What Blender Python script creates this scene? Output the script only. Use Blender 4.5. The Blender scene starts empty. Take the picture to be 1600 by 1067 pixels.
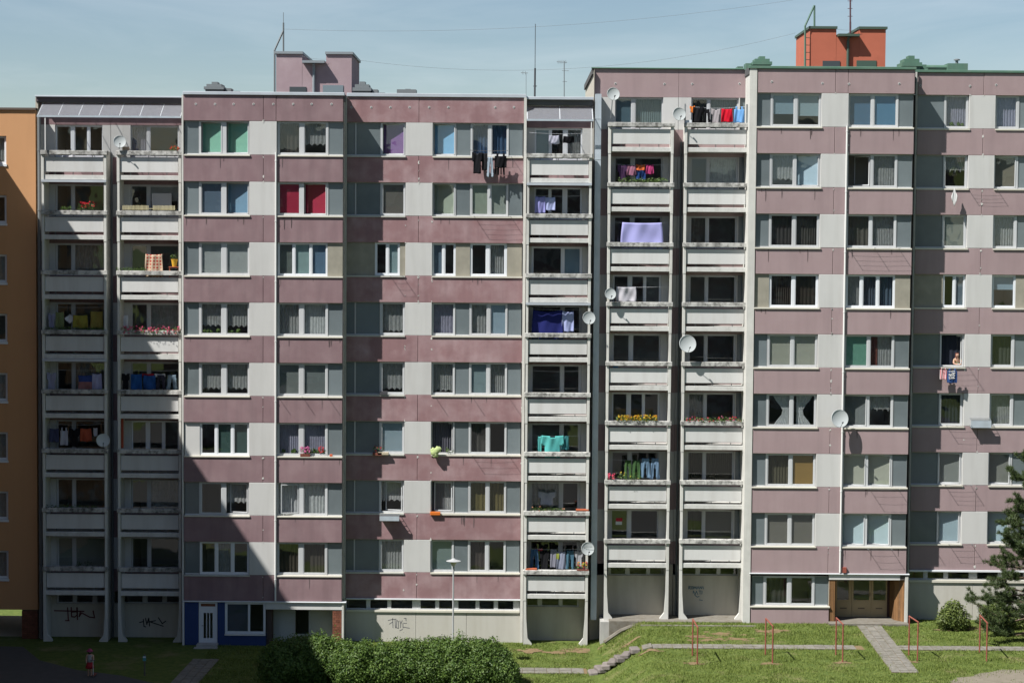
import bpy, bmesh, math, random
import numpy as np
from mathutils import Vector, Matrix
random.seed(7)
rng = np.random.default_rng(11)
R_ = math.radians
scene = bpy.context.scene
COL = scene.collection

# ------------------------------------------------------------------ camera
F_PX, CAM_D, CAM_Z, PITCH, ROLL = 3180.0, 95.0, 19.4, 3.0, 0.43
cam_rot = Matrix.Rotation(R_(90 - PITCH), 3, 'X') @ Matrix.Rotation(R_(ROLL), 3, 'Z')
cd = bpy.data.cameras.new('camera'); cam = bpy.data.objects.new('camera', cd); COL.objects.link(cam)
cd.sensor_width = 36.0; cd.lens = 36.0 * F_PX / 1600.0; cd.clip_start = 0.5; cd.clip_end = 5000
cam.location = (0, -CAM_D, CAM_Z); cam.rotation_euler = cam_rot.to_euler()
scene.camera = cam

# ------------------------------------------------------------------ sky, sun, exposure
SUN_DIR = Vector((1.5, 1.0, -2.25)).normalized()          # direction the light travels
elev = math.asin(-SUN_DIR.z)
az = math.atan2(-SUN_DIR.x, -SUN_DIR.y)                   # compass bearing of the sun from +Y
world = bpy.data.worlds.new('World'); scene.world = world; world.use_nodes = True
wn = world.node_tree; bg = wn.nodes['Background']
sky = wn.nodes.new('ShaderNodeTexSky'); sky.sky_type = 'NISHITA'; sky.sun_disc = False
sky.sun_elevation = elev; sky.sun_rotation = az
sky.altitude = 300; sky.air_density = 1.0; sky.dust_density = 0.25; sky.ozone_density = 2.0
tc = wn.nodes.new('ShaderNodeTexCoord'); mp = wn.nodes.new('ShaderNodeMapping'); mp.inputs['Scale'].default_value = (3.0, 3.0, 16.0); mp.inputs['Rotation'].default_value = (0.05, 0.09, 0.4)
cn = wn.nodes.new('ShaderNodeTexNoise'); cn.inputs['Scale'].default_value = 2.2; cn.inputs['Detail'].default_value = 7.0; cn.inputs['Roughness'].default_value = 0.58; cn.inputs['Distortion'].default_value = 0.6
cr = wn.nodes.new('ShaderNodeMapRange'); cr.inputs['From Min'].default_value = 0.42; cr.inputs['From Max'].default_value = 0.78; cr.inputs['To Max'].default_value = 0.22
cx = wn.nodes.new('ShaderNodeMix'); cx.data_type = 'RGBA'; cx.inputs[7].default_value = (9.6, 10.4, 11.0, 1)     # thin cirrus over the clear sky
wn.links.new(tc.outputs['Generated'], mp.inputs[0]); wn.links.new(mp.outputs[0], cn.inputs['Vector']); wn.links.new(cn.outputs['Fac'], cr.inputs['Value'])
wn.links.new(cr.outputs[0], cx.inputs[0]); wn.links.new(sky.outputs[0], cx.inputs[6]); wn.links.new(cx.outputs[2], bg.inputs[0]); bg.inputs[1].default_value = 0.05
sl = bpy.data.lights.new('sun', 'SUN'); sl.energy = 5.0; sl.angle = R_(0.55); sl.color = (1.0, 0.97, 0.93)
sun = bpy.data.objects.new('sun', sl); COL.objects.link(sun)
sun.rotation_euler = SUN_DIR.to_track_quat('-Z', 'Y').to_euler(); sun.location = (-40, -60, 80)
scene.view_settings.view_transform = 'Standard'; scene.view_settings.look = 'None'
scene.view_settings.gamma = 1.0; scene.view_settings.use_curve_mapping = False
scene.view_settings.exposure = 0.85
scene.render.engine = 'CYCLES'
scene.cycles.transparent_max_bounces = 20
scene.cycles.max_bounces = 8

# ------------------------------------------------------------------ reading the photograph: a pixel to a point on a plane Y
def at(px, py, Y):
    d = cam_rot @ Vector(((px - 800) / F_PX, -(py - 533.5) / F_PX, -1.0))
    t = (Y + CAM_D) / d.y
    return Vector((d.x * t, Y, CAM_Z + d.z * t))
def AX(px, py, Y): return at(px, py, Y).x
def AZ(px, py, Y): return at(px, py, Y).z
def ground_at(px, py, z):
    d = cam_rot @ Vector(((px - 800) / F_PX, -(py - 533.5) / F_PX, -1.0))
    t = (z - CAM_Z) / d.z
    return Vector((d.x * t, -CAM_D + d.y * t, z))

# ------------------------------------------------------------------ materials
def nd(nt, kind, **kw):
    n = nt.nodes.new(kind)
    for k, v in kw.items(): setattr(n, k, v)
    return n
def noise(nt, scale, detail=4.0, stretch=None, rough=0.55):
    g = nd(nt, 'ShaderNodeNewGeometry'); m = nd(nt, 'ShaderNodeMapping')
    nt.links.new(g.outputs['Position'], m.inputs['Vector'])
    if stretch: m.inputs['Scale'].default_value = stretch
    n = nd(nt, 'ShaderNodeTexNoise'); n.inputs['Scale'].default_value = scale
    n.inputs['Detail'].default_value = detail; n.inputs['Roughness'].default_value = rough
    nt.links.new(m.outputs[0], n.inputs['Vector'])
    return n.outputs['Fac']
def ramp(nt, src, a, b):
    r = nd(nt, 'ShaderNodeMapRange'); r.inputs['From Min'].default_value = a; r.inputs['From Max'].default_value = b
    r.clamp = True
    nt.links.new(src, r.inputs['Value']); return r.outputs[0]
def mixc(nt, fac, a, b, mode='MIX'):
    m = nd(nt, 'ShaderNodeMix', data_type='RGBA', blend_type=mode)
    if isinstance(fac, (int, float)): m.inputs[0].default_value = fac
    else: nt.links.new(fac, m.inputs[0])
    for s, v in ((6, a), (7, b)):
        if isinstance(v, tuple): m.inputs[s].default_value = (*v, 1)
        else: nt.links.new(v, m.inputs[s])
    return m.outputs[2]
def math_(nt, op, a, b):
    m = nd(nt, 'ShaderNodeMath', operation=op)
    for i, v in enumerate((a, b)):
        if isinstance(v, (int, float)): m.inputs[i].default_value = v
        else: nt.links.new(v, m.inputs[i])
    return m.outputs[0]
def c3(c, k=1.0): return tuple(min(1.0, x * k) for x in c)

MATS = {}
def mat(name, color, rough=0.8, spec=0.3, mottle=0.0, mscale=1.2, light=None, streak=0.0, dirt=0.0, dirtc=(0.06, 0.055, 0.05),
        dscale=3.0, bump=0.0, bscale=60.0, metal=0.0, vary=0.0, transl=0.0):
    if name in MATS: return MATS[name]
    m = bpy.data.materials.new(name); m.use_nodes = True; nt = m.node_tree
    b = nt.nodes['Principled BSDF']; b.inputs['Roughness'].default_value = rough
    b.inputs['Specular IOR Level'].default_value = spec; b.inputs['Metallic'].default_value = metal
    col = color
    if vary:
        oi = nd(nt, 'ShaderNodeObjectInfo')
        col = mixc(nt, oi.outputs['Random'], c3(color, 1 - vary), c3(color, 1 + vary))
    if mottle:
        n = ramp(nt, noise(nt, mscale, 6), 0.4, 0.72)
        lc = light or c3(color, 1.5)
        col = mixc(nt, math_(nt, 'MULTIPLY', n, mottle), col, lc)
        n2 = ramp(nt, noise(nt, mscale * 0.37 + 0.1, 3), 0.35, 0.7)
        col = mixc(nt, math_(nt, 'MULTIPLY', n2, mottle * 0.5), col, c3(color, 0.82))
    if streak:
        n = ramp(nt, noise(nt, 1.0, 5, (2.6, 2.6, 0.3)), 0.45, 0.75)
        col = mixc(nt, math_(nt, 'MULTIPLY', n, streak), col, dirtc)
    if dirt:
        n = ramp(nt, noise(nt, dscale, 8, None, 0.68), 0.46, 0.66)
        col = mixc(nt, math_(nt, 'MULTIPLY', n, dirt), col, dirtc)
    if isinstance(col, tuple): b.inputs['Base Color'].default_value = (*col, 1)
    else: nt.links.new(col, b.inputs['Base Color'])
    if bump:
        bp = nd(nt, 'ShaderNodeBump'); bp.inputs['Strength'].default_value = bump; bp.inputs['Distance'].default_value = 0.02
        nt.links.new(noise(nt, bscale, 5), bp.inputs['Height']); nt.links.new(bp.outputs[0], b.inputs['Normal'])
    if transl:
        tr = nd(nt, 'ShaderNodeBsdfTranslucent'); mx = nd(nt, 'ShaderNodeMixShader'); mx.inputs[0].default_value = transl
        if isinstance(col, tuple): tr.inputs[0].default_value = (*col, 1)
        else: nt.links.new(col, tr.inputs[0])
        nt.links.new(b.outputs[0], mx.inputs[1]); nt.links.new(tr.outputs[0], mx.inputs[2])
        nt.links.new(mx.outputs[0], nt.nodes['Material Output'].inputs['Surface'])
    MATS[name] = m; return m

def glass_mat(name, tint, refl, rough=0.015):
    if name in MATS: return MATS[name]
    m = bpy.data.materials.new(name); m.use_nodes = True; nt = m.node_tree; nt.nodes.remove(nt.nodes['Principled BSDF'])
    t = nd(nt, 'ShaderNodeBsdfTransparent'); t.inputs[0].default_value = (*tint, 1)
    g = nd(nt, 'ShaderNodeBsdfGlossy'); g.inputs['Roughness'].default_value = rough
    ge = nd(nt, 'ShaderNodeNewGeometry'); dt = nd(nt, 'ShaderNodeVectorMath', operation='DOT_PRODUCT')
    nt.links.new(ge.outputs['Incoming'], dt.inputs[0]); nt.links.new(ge.outputs['Normal'], dt.inputs[1])
    f = math_(nt, 'POWER', math_(nt, 'SUBTRACT', 1.0, math_(nt, 'ABSOLUTE', dt.outputs['Value'], 0.0)), 5.0)
    f = math_(nt, 'MULTIPLY', math_(nt, 'ADD', math_(nt, 'MULTIPLY', f, 0.9), 0.058), refl)
    bp = nd(nt, 'ShaderNodeBump'); bp.inputs['Strength'].default_value = 0.08; bp.inputs['Distance'].default_value = 0.05
    nt.links.new(noise(nt, 1.6, 1), bp.inputs['Height']); nt.links.new(bp.outputs[0], g.inputs['Normal'])
    mx = nd(nt, 'ShaderNodeMixShader'); nt.links.new(f, mx.inputs[0])
    nt.links.new(t.outputs[0], mx.inputs[1]); nt.links.new(g.outputs[0], mx.inputs[2])
    nt.links.new(mx.outputs[0], nt.nodes['Material Output'].inputs['Surface'])
    MATS[name] = m; return m

def sheer_mat(name, color, dens):
    if name in MATS: return MATS[name]
    m = bpy.data.materials.new(name); m.use_nodes = True; nt = m.node_tree; nt.nodes.remove(nt.nodes['Principled BSDF'])
    t = nd(nt, 'ShaderNodeBsdfTransparent'); d = nd(nt, 'ShaderNodeBsdfDiffuse'); d.inputs[0].default_value = (*color, 1)
    tl = nd(nt, 'ShaderNodeBsdfTranslucent'); tl.inputs[0].default_value = (*color, 1)
    a = nd(nt, 'ShaderNodeMixShader'); a.inputs[0].default_value = 0.3
    nt.links.new(d.outputs[0], a.inputs[1]); nt.links.new(tl.outputs[0], a.inputs[2])
    f = ramp(nt, noise(nt, 14, 3, (1, 1, 0.35)), 0.2, 0.8)
    f = math_(nt, 'MULTIPLY', math_(nt, 'ADD', math_(nt, 'MULTIPLY', f, 0.5), 0.72), dens)
    mx = nd(nt, 'ShaderNodeMixShader'); nt.links.new(f, mx.inputs[0])
    nt.links.new(t.outputs[0], mx.inputs[1]); nt.links.new(a.outputs[0], mx.inputs[2])
    nt.links.new(mx.outputs[0], nt.nodes['Material Output'].inputs['Surface'])
    MATS[name] = m; return m

M_MAUVE = mat('mauve_plaster', (0.212, 0.139, 0.147), 0.9, 0.2, mottle=0.55, mscale=1.1, light=(0.29, 0.21, 0.215), streak=0.3, dirtc=(0.09, 0.065, 0.07), bump=0.35, bscale=45, vary=0.05)
M_MAUVE2 = mat('pale_mauve_plaster', (0.285, 0.21, 0.212), 0.9, 0.2, mottle=0.4, mscale=0.9, light=(0.345, 0.265, 0.265), streak=0.2, dirtc=(0.13, 0.10, 0.105), bump=0.35, bscale=45, vary=0.04)
M_ROSE = mat('rose_plaster', (0.240, 0.142, 0.146), 0.9, 0.2, mottle=0.8, mscale=1.25, light=(0.37, 0.27, 0.275), streak=0.25, dirtc=(0.11, 0.06, 0.065), bump=0.35, bscale=45, vary=0.05)
M_WHITE = mat('white_panel', (0.465, 0.462, 0.445), 0.88, 0.2, mottle=0.2, mscale=1.5, light=(0.515, 0.51, 0.49), streak=0.2, dirtc=(0.25, 0.24, 0.22), bump=0.3, bscale=40, vary=0.03)
M_BEIGE = mat('beige_wall', (0.40, 0.375, 0.315), 0.9, 0.2, mottle=0.3, mscale=1.2, light=(0.5, 0.47, 0.4), streak=0.28, dirtc=(0.2, 0.18, 0.14), bump=0.3, bscale=40, vary=0.03)
M_SOCLE = mat('pale_socle', (0.43, 0.415, 0.37), 0.9, 0.2, mottle=0.3, mscale=1.0, light=(0.48, 0.465, 0.42), streak=0.25, dirtc=(0.28, 0.25, 0.19), bump=0.3, bscale=40)
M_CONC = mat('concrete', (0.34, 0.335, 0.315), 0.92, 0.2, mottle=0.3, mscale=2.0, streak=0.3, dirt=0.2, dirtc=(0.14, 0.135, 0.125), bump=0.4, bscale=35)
M_PILLAR = mat('pillar_concrete', (0.49, 0.485, 0.45), 0.9, 0.2, mottle=0.25, mscale=2.0, streak=0.3, dirtc=(0.2, 0.19, 0.17), bump=0.3, bscale=35)
M_LEDGE = mat('weathered_ledge', (0.43, 0.425, 0.40), 0.92, 0.2, mottle=0.3, mscale=3.0, streak=0.75, dirt=0.95, dirtc=(0.075, 0.073, 0.067), dscale=5.0, bump=0.5, bscale=40, vary=0.08)
M_BPANEL = mat('parapet_white', (0.51, 0.51, 0.495), 0.85, 0.25, mottle=0.15, mscale=1.5, light=(0.54, 0.54, 0.52), streak=0.3, dirtc=(0.3, 0.28, 0.25), bump=0.15, bscale=40, vary=0.05)
M_SLAB = mat('balcony_slab', (0.50, 0.50, 0.475), 0.9, 0.2, mottle=0.2, mscale=2.0, streak=0.2, dirt=0.3, dirtc=(0.2, 0.19, 0.17), dscale=4, bump=0.2, bscale=40)
M_SILL = mat('cream_sill', (0.50, 0.48, 0.41), 0.6, 0.3, streak=0.2, dirtc=(0.35, 0.32, 0.26), vary=0.06)
M_SILLG = mat('grey_sill', (0.42, 0.42, 0.38), 0.6, 0.3, streak=0.35, dirtc=(0.2, 0.19, 0.16), vary=0.08)
M_FRAME = mat('old_white_frame', (0.44, 0.45, 0.455), 0.5, 0.4, streak=0.25, dirtc=(0.3, 0.29, 0.27), vary=0.08)
M_PVC = mat('plastic_frame', (0.60, 0.62, 0.64), 0.35, 0.5)
M_SPAN = mat('spandrel_glass', (0.125, 0.148, 0.155), 0.14, 0.45, mottle=0.25, mscale=1.6, vary=0.16)
M_INFILL = mat('render_infill', (0.25, 0.235, 0.19), 0.9, 0.2, mottle=0.4, mscale=2.2, streak=0.2, dirtc=(0.13, 0.12, 0.1), bump=0.3)
M_GLASS = glass_mat('window_glass', (0.94, 0.96, 0.955), 1.0)
M_ROOM = mat('room_wall', (0.30, 0.285, 0.26), 0.95, 0.1, vary=0.45)
M_CORE = mat('wall_core', (0.08, 0.075, 0.07), 0.95, 0.1)
M_ZINC = mat('zinc_flashing', (0.40, 0.43, 0.46), 0.45, 0.5, mottle=0.3, mscale=1.0, metal=0.2)
M_GREENROOF = mat('green_roof_paint', (0.075, 0.145, 0.105), 0.6, 0.3, mottle=0.4, mscale=1.5, streak=0.2, dirtc=(0.2, 0.2, 0.17))
M_BITUMEN = mat('bitumen', (0.09, 0.09, 0.09), 0.9, 0.1, mottle=0.3)
M_GALV = mat('galvanised_pipe', (0.34, 0.385, 0.42), 0.5, 0.5, mottle=0.3, mscale=2.5, streak=0.3, dirtc=(0.22, 0.22, 0.2))
M_WPIPE = mat('white_pipe', (0.60, 0.60, 0.58), 0.5, 0.3, streak=0.2, dirtc=(0.35, 0.33, 0.3))
M_DARKMETAL = mat('dark_metal', (0.05, 0.05, 0.055), 0.5, 0.4)
M_GREYMETAL = mat('grey_metal', (0.15, 0.165, 0.17), 0.5, 0.4)
M_ORANGE = mat('orange_render', (0.47, 0.255, 0.125), 0.9, 0.2, mottle=0.2, mscale=0.6, light=(0.53, 0.3, 0.155), streak=0.05, bump=0.25, bscale=40)
M_BRICKC = mat('brick_red', (0.15, 0.058, 0.036), 0.9, 0.2, mottle=0.4, mscale=6, vary=0.25)
M_RUST = mat('red_paint_rust', (0.20, 0.055, 0.04), 0.7, 0.3, mottle=0.5, mscale=8, light=(0.3, 0.12, 0.07))
M_APRON = mat('worn_apron', (.16, .148, .125), .95, .2, mottle=.4, mscale=2.2, dirt=.6, dirtc=(.10, .082, .055), dscale=3, bump=.5, bscale=25)
M_WIRE = mat('wire', (0.10, 0.10, 0.10), 0.6, 0.3)
M_LINE = mat('clothes_line', (0.45, 0.46, 0.48), 0.6, 0.3)

# ------------------------------------------------------------------ object building
WL = {}
def put(name, me, parent=None, loc=(0, 0, 0), rot=None):
    o = bpy.data.objects.new(name, me); COL.objects.link(o)
    w = Vector(loc); WL[o] = w
    if parent is not None:
        o.parent = parent; o.location = w - WL[parent]
    else: o.location = w
    if rot: o.rotation_euler = rot
    return o
def tag(o, label=None, cat=None, group=None, kind=None):
    if label: o['label'] = label
    if cat: o['category'] = cat
    if group: o['group'] = group
    if kind: o['kind'] = kind
    return o
def empty(name, loc): return put(name, None, None, loc)
class MB:
    def __init__(s): s.v = []; s.f = []; s.mi = []; s.m = []
    def _mi(s, m):
        if m not in s.m: s.m.append(m)
        return s.m.index(m)
    def box(s, x0, x1, y0, y1, z0, z1, m):
        n = len(s.v); i = s._mi(m)
        s.v += [(x0,y0,z0),(x1,y0,z0),(x1,y1,z0),(x0,y1,z0),(x0,y0,z1),(x1,y0,z1),(x1,y1,z1),(x0,y1,z1)]
        for f in ((3,2,1,0),(4,5,6,7),(0,1,5,4),(1,2,6,5),(2,3,7,6),(3,0,4,7)):
            s.f.append(tuple(n + k for k in f)); s.mi.append(i)
        return s
    def prism(s, pts, y0, y1, m):          # pts: (x,z) outline, counter-clockwise seen from -Y
        n = len(s.v); k = len(pts); i = s._mi(m)
        s.v += [(x, y0, z) for x, z in pts] + [(x, y1, z) for x, z in pts]
        s.f.append(tuple(range(n, n + k))); s.f.append(tuple(range(n + 2 * k - 1, n + k - 1, -1))); s.mi += [i, i]
        for a in range(k):
            b = (a + 1) % k; s.f.append((n + b, n + a, n + k + a, n + k + b)); s.mi.append(i)
        return s
    def tube(s, pts, r, m, seg=6, r1=None):
        i = s._mi(m); pts = [Vector(p) for p in pts]; rings = []
        for j, p in enumerate(pts):
            t = (pts[min(j + 1, len(pts) - 1)] - pts[max(j - 1, 0)]).normalized()
            u = t.cross(Vector((0, 0, 1)) if abs(t.z) < 0.9 else Vector((1, 0, 0))).normalized(); w = t.cross(u)
            rr = r if r1 is None else r + (r1 - r) * j / max(1, len(pts) - 1)
            n = len(s.v)
            for q in range(seg):
                a = 2 * math.pi * q / seg; s.v.append(tuple(p + u * rr * math.cos(a) + w * rr * math.sin(a)))
            rings.append(n)
        for a, b in zip(rings, rings[1:]):
            for q in range(seg):
                s.f.append((a + q, a + (q + 1) % seg, b + (q + 1) % seg, b + q)); s.mi.append(i)
        s.f.append(tuple(rings[0] + q for q in reversed(range(seg)))); s.f.append(tuple(rings[-1] + q for q in range(seg))); s.mi += [i, i]
        return s
    def lathe(s, prof, c, m, seg=20, axis=None):   # prof: (r, h) along axis
        i = s._mi(m); ax = Vector(axis or (0, 0, 1)).normalized()
        u = ax.cross(Vector((0, 0, 1)) if abs(ax.z) < 0.9 else Vector((1, 0, 0))).normalized(); w = ax.cross(u); c = Vector(c); rings = []
        for r, h in prof:
            n = len(s.v); rings.append(n)
            for q in range(seg):
                a = 2 * math.pi * q / seg; s.v.append(tuple(c + ax * h + (u * math.cos(a) + w * math.sin(a)) * r))
        for a, b in zip(rings, rings[1:]):
            for q in range(seg):
                s.f.append((a + q, a + (q + 1) % seg, b + (q + 1) % seg, b + q)); s.mi.append(i)
        s.f.append(tuple(rings[0] + q for q in reversed(range(seg)))); s.f.append(tuple(rings[-1] + q for q in range(seg))); s.mi += [i, i]
        return s
    def quad(s, a, b, c, d, m):
        n = len(s.v); s.v += [tuple(a), tuple(b), tuple(c), tuple(d)]; s.f.append((n, n+1, n+2, n+3)); s.mi.append(s._mi(m)); return s
    def build(s, name, parent=None, origin=None, smooth=False):
        vs = np.array(s.v, dtype=float)
        if origin is None:
            if parent is not None and parent in WL and WL[parent] is not None: pass
            origin = Vector(((vs[:,0].min()+vs[:,0].max())/2, (vs[:,1].min()+vs[:,1].max())/2, vs[:,2].min()))
        o3 = Vector(origin)
        me = bpy.data.meshes.new(name); me.from_pydata((vs - np.array(o3)).tolist(), [], s.f)
        for m in s.m: me.materials.append(m)
        me.polygons.foreach_set('material_index', s.mi)
        if smooth: me.polygons.foreach_set('use_smooth', [True] * len(me.polygons))
        bm = bmesh.new(); bm.from_mesh(me); bmesh.ops.recalc_face_normals(bm, faces=bm.faces); bm.to_mesh(me); bm.free()
        me.update(); return put(name, me, parent, o3)
BOX = {}
def box(name, x0, x1, y0, y1, z0, z1, m, parent=None, rot=None, bev=0.0):
    d = (round(abs(x1 - x0), 3), round(abs(y1 - y0), 3), round(abs(z1 - z0), 3)); key = (d, m.name, bev)
    if key not in BOX:
        me = bpy.data.meshes.new(name); bm = bmesh.new(); bmesh.ops.create_cube(bm, size=1.0)
        bmesh.ops.scale(bm, vec=d, verts=bm.verts)
        if bev: bmesh.ops.bevel(bm, geom=[e for e in bm.edges if all(f.normal.y < 0.5 for f in e.link_faces)], offset=bev, segments=1, affect='EDGES')
        bm.to_mesh(me); bm.free(); me.materials.append(m); BOX[key] = me
    return put(name, BOX[key], parent, ((x0 + x1) / 2, (y0 + y1) / 2, (z0 + z1) / 2), rot)
def mesh_np(name, verts, faces, m, parent=None, loc=(0, 0, 0), smooth=False):
    me = bpy.data.meshes.new(name); verts = np.asarray(verts, np.float32) - np.array(loc, np.float32); faces = np.asarray(faces, np.int32)
    n, k = faces.shape
    me.vertices.add(len(verts)); me.vertices.foreach_set('co', verts.ravel())
    me.loops.add(n * k); me.loops.foreach_set('vertex_index', faces.ravel())
    me.polygons.add(n); me.polygons.foreach_set('loop_start', np.arange(0, n * k, k, dtype=np.int32))
    try: me.polygons.foreach_set('loop_total', np.full(n, k, dtype=np.int32))
    except Exception: pass
    if smooth: me.polygons.foreach_set('use_smooth', np.ones(n, bool))
    me.update(calc_edges=True); me.validate(); me.materials.append(m)
    return put(name, me, parent, loc)

# ------------------------------------------------------------------ terrain heights
X_LO, X_HI = AX(930, 1000, -1.0), AX(1002, 1000, -1.0)
def sstep(t): t = np.clip(t, 0, 1); return t * t * (3 - 2 * t)
HR = 1.25
def gh(x, y):
    x = np.asarray(x, float); y = np.asarray(y, float)
    t = (x - X_LO) / (X_HI - X_LO)
    h = HR * np.clip(t, 0, 1) * 0.5 + HR * sstep(t) * 0.5
    back = sstep((y - 7.0) / 5.0) * 2.4 * (x < -19)
    return h - back
def ghf(x, y): return float(gh(x, y))

# ------------------------------------------------------------------ the setting: terrain
def terrain():
    xs = np.unique(np.concatenate([np.linspace(-1500, -70, 12), np.linspace(-70, -26, 12), np.linspace(-26, 30, 90), np.linspace(30, 70, 10), np.linspace(70, 1500, 12)]))
    ys = np.unique(np.concatenate([np.linspace(-1500, -110, 12), np.linspace(-110, -20, 16), np.linspace(-20, 4, 50), np.linspace(4, 30, 20), np.linspace(30, 1500, 14)]))
    XX, YY = np.meshgrid(xs, ys); ZZ = gh(XX, YY)
    bumpy = 0.03 * np.sin(XX * 1.3 + YY * 0.7) * np.sin(YY * 1.1 - XX * 0.4) * ((YY < -0.9) & (XX > 2))
    v = np.stack([XX, YY, ZZ + bumpy * 0], -1).reshape(-1, 3); nx = len(xs)
    i = np.arange(len(ys) - 1)[:, None] * nx + np.arange(nx - 1)[None, :]
    f = np.stack([i, i + 1, i + nx + 1, i + nx], -1).reshape(-1, 4)
    m = bpy.data.materials.new('lawn_ground'); m.use_nodes = True; nt = m.node_tree; b = nt.nodes['Principled BSDF']
    b.inputs['Roughness'].default_value = 0.95; b.inputs['Specular IOR Level'].default_value = 0.1
    n = noise(nt, 3.5, 8, None, 0.7); g = mixc(nt, ramp(nt, n, 0.35, 0.68), (0.055, 0.085, 0.020), (0.115, 0.14, 0.036))
    n2 = ramp(nt, noise(nt, 0.55, 6, None, 0.65), 0.54, 0.70); g = mixc(nt, math_(nt, 'MULTIPLY', n2, 0.75), g, (0.19, 0.155, 0.085))
    nt.links.new(g, b.inputs['Base Color'])
    o = mesh_np('ground', v, f, m, smooth=True); tag(o, kind='structure'); return o
terrain()

# ------------------------------------------------------------------ windows
H_WIN = 1.555
REC = 0.12
def pane_obj(x0, x1, y, z0, z1, par, tilt=0.0):
    o = box('pane', x0, x1, y, y + 0.006, z0, z1, M_GLASS, par)
    o.rotation_euler = (R_(random.uniform(-.5, .5)) - tilt * 0, 0, R_(random.uniform(-.5, .5)))
    return o
def cloth_sheet(name, x0, x1, y, z0, z1, m, par, folds=0.09, amp=0.02, hem=0.0, taper=None):
    folds *= random.uniform(.8, 1.7); amp *= random.uniform(.35, .8)
    nx = max(6, int((x1 - x0) / folds * 7)); nz = 6 if (hem or taper) else 2; vs = []; fs = []
    ph = random.uniform(0, 6); ph2 = random.uniform(0, 6)
    for j in range(nz + 1):
        for i in range(nx + 1):
            u = i / nx; w = j / nz; xx = x0 + (x1 - x0) * u; zz = z1 + (z0 - z1) * w
            if hem and j == nz: zz += hem * abs(math.sin(u * math.pi * 4 + ph))
            if taper:                                   # gathered to one side
                side, k = taper; g = math.exp(-((w - 0.55) / 0.35) ** 2) * k
                xx = (x0 + (xx - x0) * (1 - g)) if side < 0 else (x1 - (x1 - xx) * (1 - g))
            yy = y + amp * math.sin(u * (x1 - x0) / folds * 2 * math.pi + ph + 1.1 * math.sin(u * 7 + ph2) + .5 * w * math.sin(u * 4 + ph))
            vs.append((xx, yy, zz))
    for j in range(nz):
        for i in range(nx):
            a = j * (nx + 1) + i; fs.append((a, a + 1, a + nx + 2, a + nx + 1))
    return mesh_np(name, vs, fs, m, par, ((x0 + x1) / 2, y, z0), smooth=True)
M_SHEER = sheer_mat('sheer_curtain', (0.62, 0.62, 0.62), 0.5)
M_SHEERW = sheer_mat('white_curtain', (0.7, 0.71, 0.72), 0.75)
M_LILAC = sheer_mat('lilac_curtain', (0.5, 0.48, 0.62), 0.62)
def blindm(c):
    key = 'blind_%02d_%02d_%02d' % tuple(int(x * 99) for x in c)
    if key in MATS: return MATS[key]
    m = mat(key, c, 0.6, 0.3, transl=0.25); nt = m.node_tree
    return m
def curtm(c):
    return mat('drape_%02d_%02d_%02d' % tuple(int(x * 99) for x in c), c, 0.9, 0.1, transl=0.3)
def blind(x0, x1, y, z0, z1, c, par, tilt=0.0, drop=1.0):
    """venetian blind: a stack of slats, joined, with a head rail; a tilted sash carries its blind leaning inwards"""
    b = MB(); m = blindm(c); n = 26; hz = z1 - z0; rail = mat('blind_rail', (0.6, 0.6, 0.6), 0.5)
    l0, l1 = (tilt * 1.9, -.02) if tilt else (0, 0)            # a sash swung in at its left carries its blind with it
    for i in range(n):
        za = z1 - hz * drop * (i + 1) / n; zb = z1 - hz * drop * i / n
        k = len(b.v); b.v += [(x0, y + l0, za), (x1, y + l1, za), (x1, y + l1 + .008, zb + 0.004), (x0, y + l0 + .008, zb + 0.004)]; b.f.append((k, k + 1, k + 2, k + 3)); b.mi.append(b._mi(m))
    b.quad((x0, y + l0 - .012, z1 - .03), (x1, y + l1 - .012, z1 - .03), (x1, y + l1 - .012, z1 + .005), (x0, y + l0 - .012, z1 + .005), rail)
    return b.build('blind', par)
def content(kind, x0, x1, Y, z0, z1, par, room):
    """what is behind one pane: (kind, ...)"""
    k = kind[0]; yb = Y + REC + 0.085
    if k == 'b': blind(x0 - .01, x1 + .01, yb, z0, z1, kind[1], par, kind[2] if len(kind) > 2 else 0.0, kind[3] if len(kind) > 3 else 1.0)
    elif k == 's': cloth_sheet('curtain', x0 - .03, x1 + .03, Y + REC + 0.17, z0 - .02, z1 + .02, kind[1] if len(kind) > 1 else M_SHEER, par, 0.10, 0.018)
    elif k == 'l': cloth_sheet('curtain', x0 - .03, x1 + .03, Y + REC + 0.17, z0 + (z1 - z0) * (kind[1] if len(kind) > 1 else 0.12), z1 + .02, M_SHEER, par, 0.12, 0.015, hem=0.1)
    elif k == 'c': cloth_sheet('curtain', x0 - .03, x1 + .03, Y + REC + 0.18, z0 - .02, z1 + .02, curtm(kind[1]), par, 0.13, 0.03)
    elif k == 'cl': cloth_sheet('curtain', x0 - .03, x0 + (x1 - x0) * kind[2], Y + REC + 0.18, z0 - .02, z1 + .02, curtm(kind[1]), par, 0.13, 0.03); cloth_sheet('curtain', x0 + (x1 - x0) * kind[2], x1 + .03, Y + REC + 0.2, z0 - .02, z1 + .02, M_SHEER, par, 0.1, 0.018)
    elif k == 't': cloth_sheet('curtain', x0 + (x1 - x0) * .15, x1, Y + REC + 0.17, z0 - .02, z1 + .02, M_SHEERW, par, 0.1, 0.018, taper=(kind[1], 0.65))
    elif k == 'a':                                      # sheer caught up over a dark arch
        cloth_sheet('curtain', x0 - .03, x1 + .03, Y + REC + 0.17, z0 + (z1 - z0) * .45, z1 + .02, M_SHEER, par, 0.1, 0.018, hem=0.35)
    if len(kind) > 1 and kind[-1] == 'plants': inside_plants(x0, x1, Y + REC + 0.11, z0, par)
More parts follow.
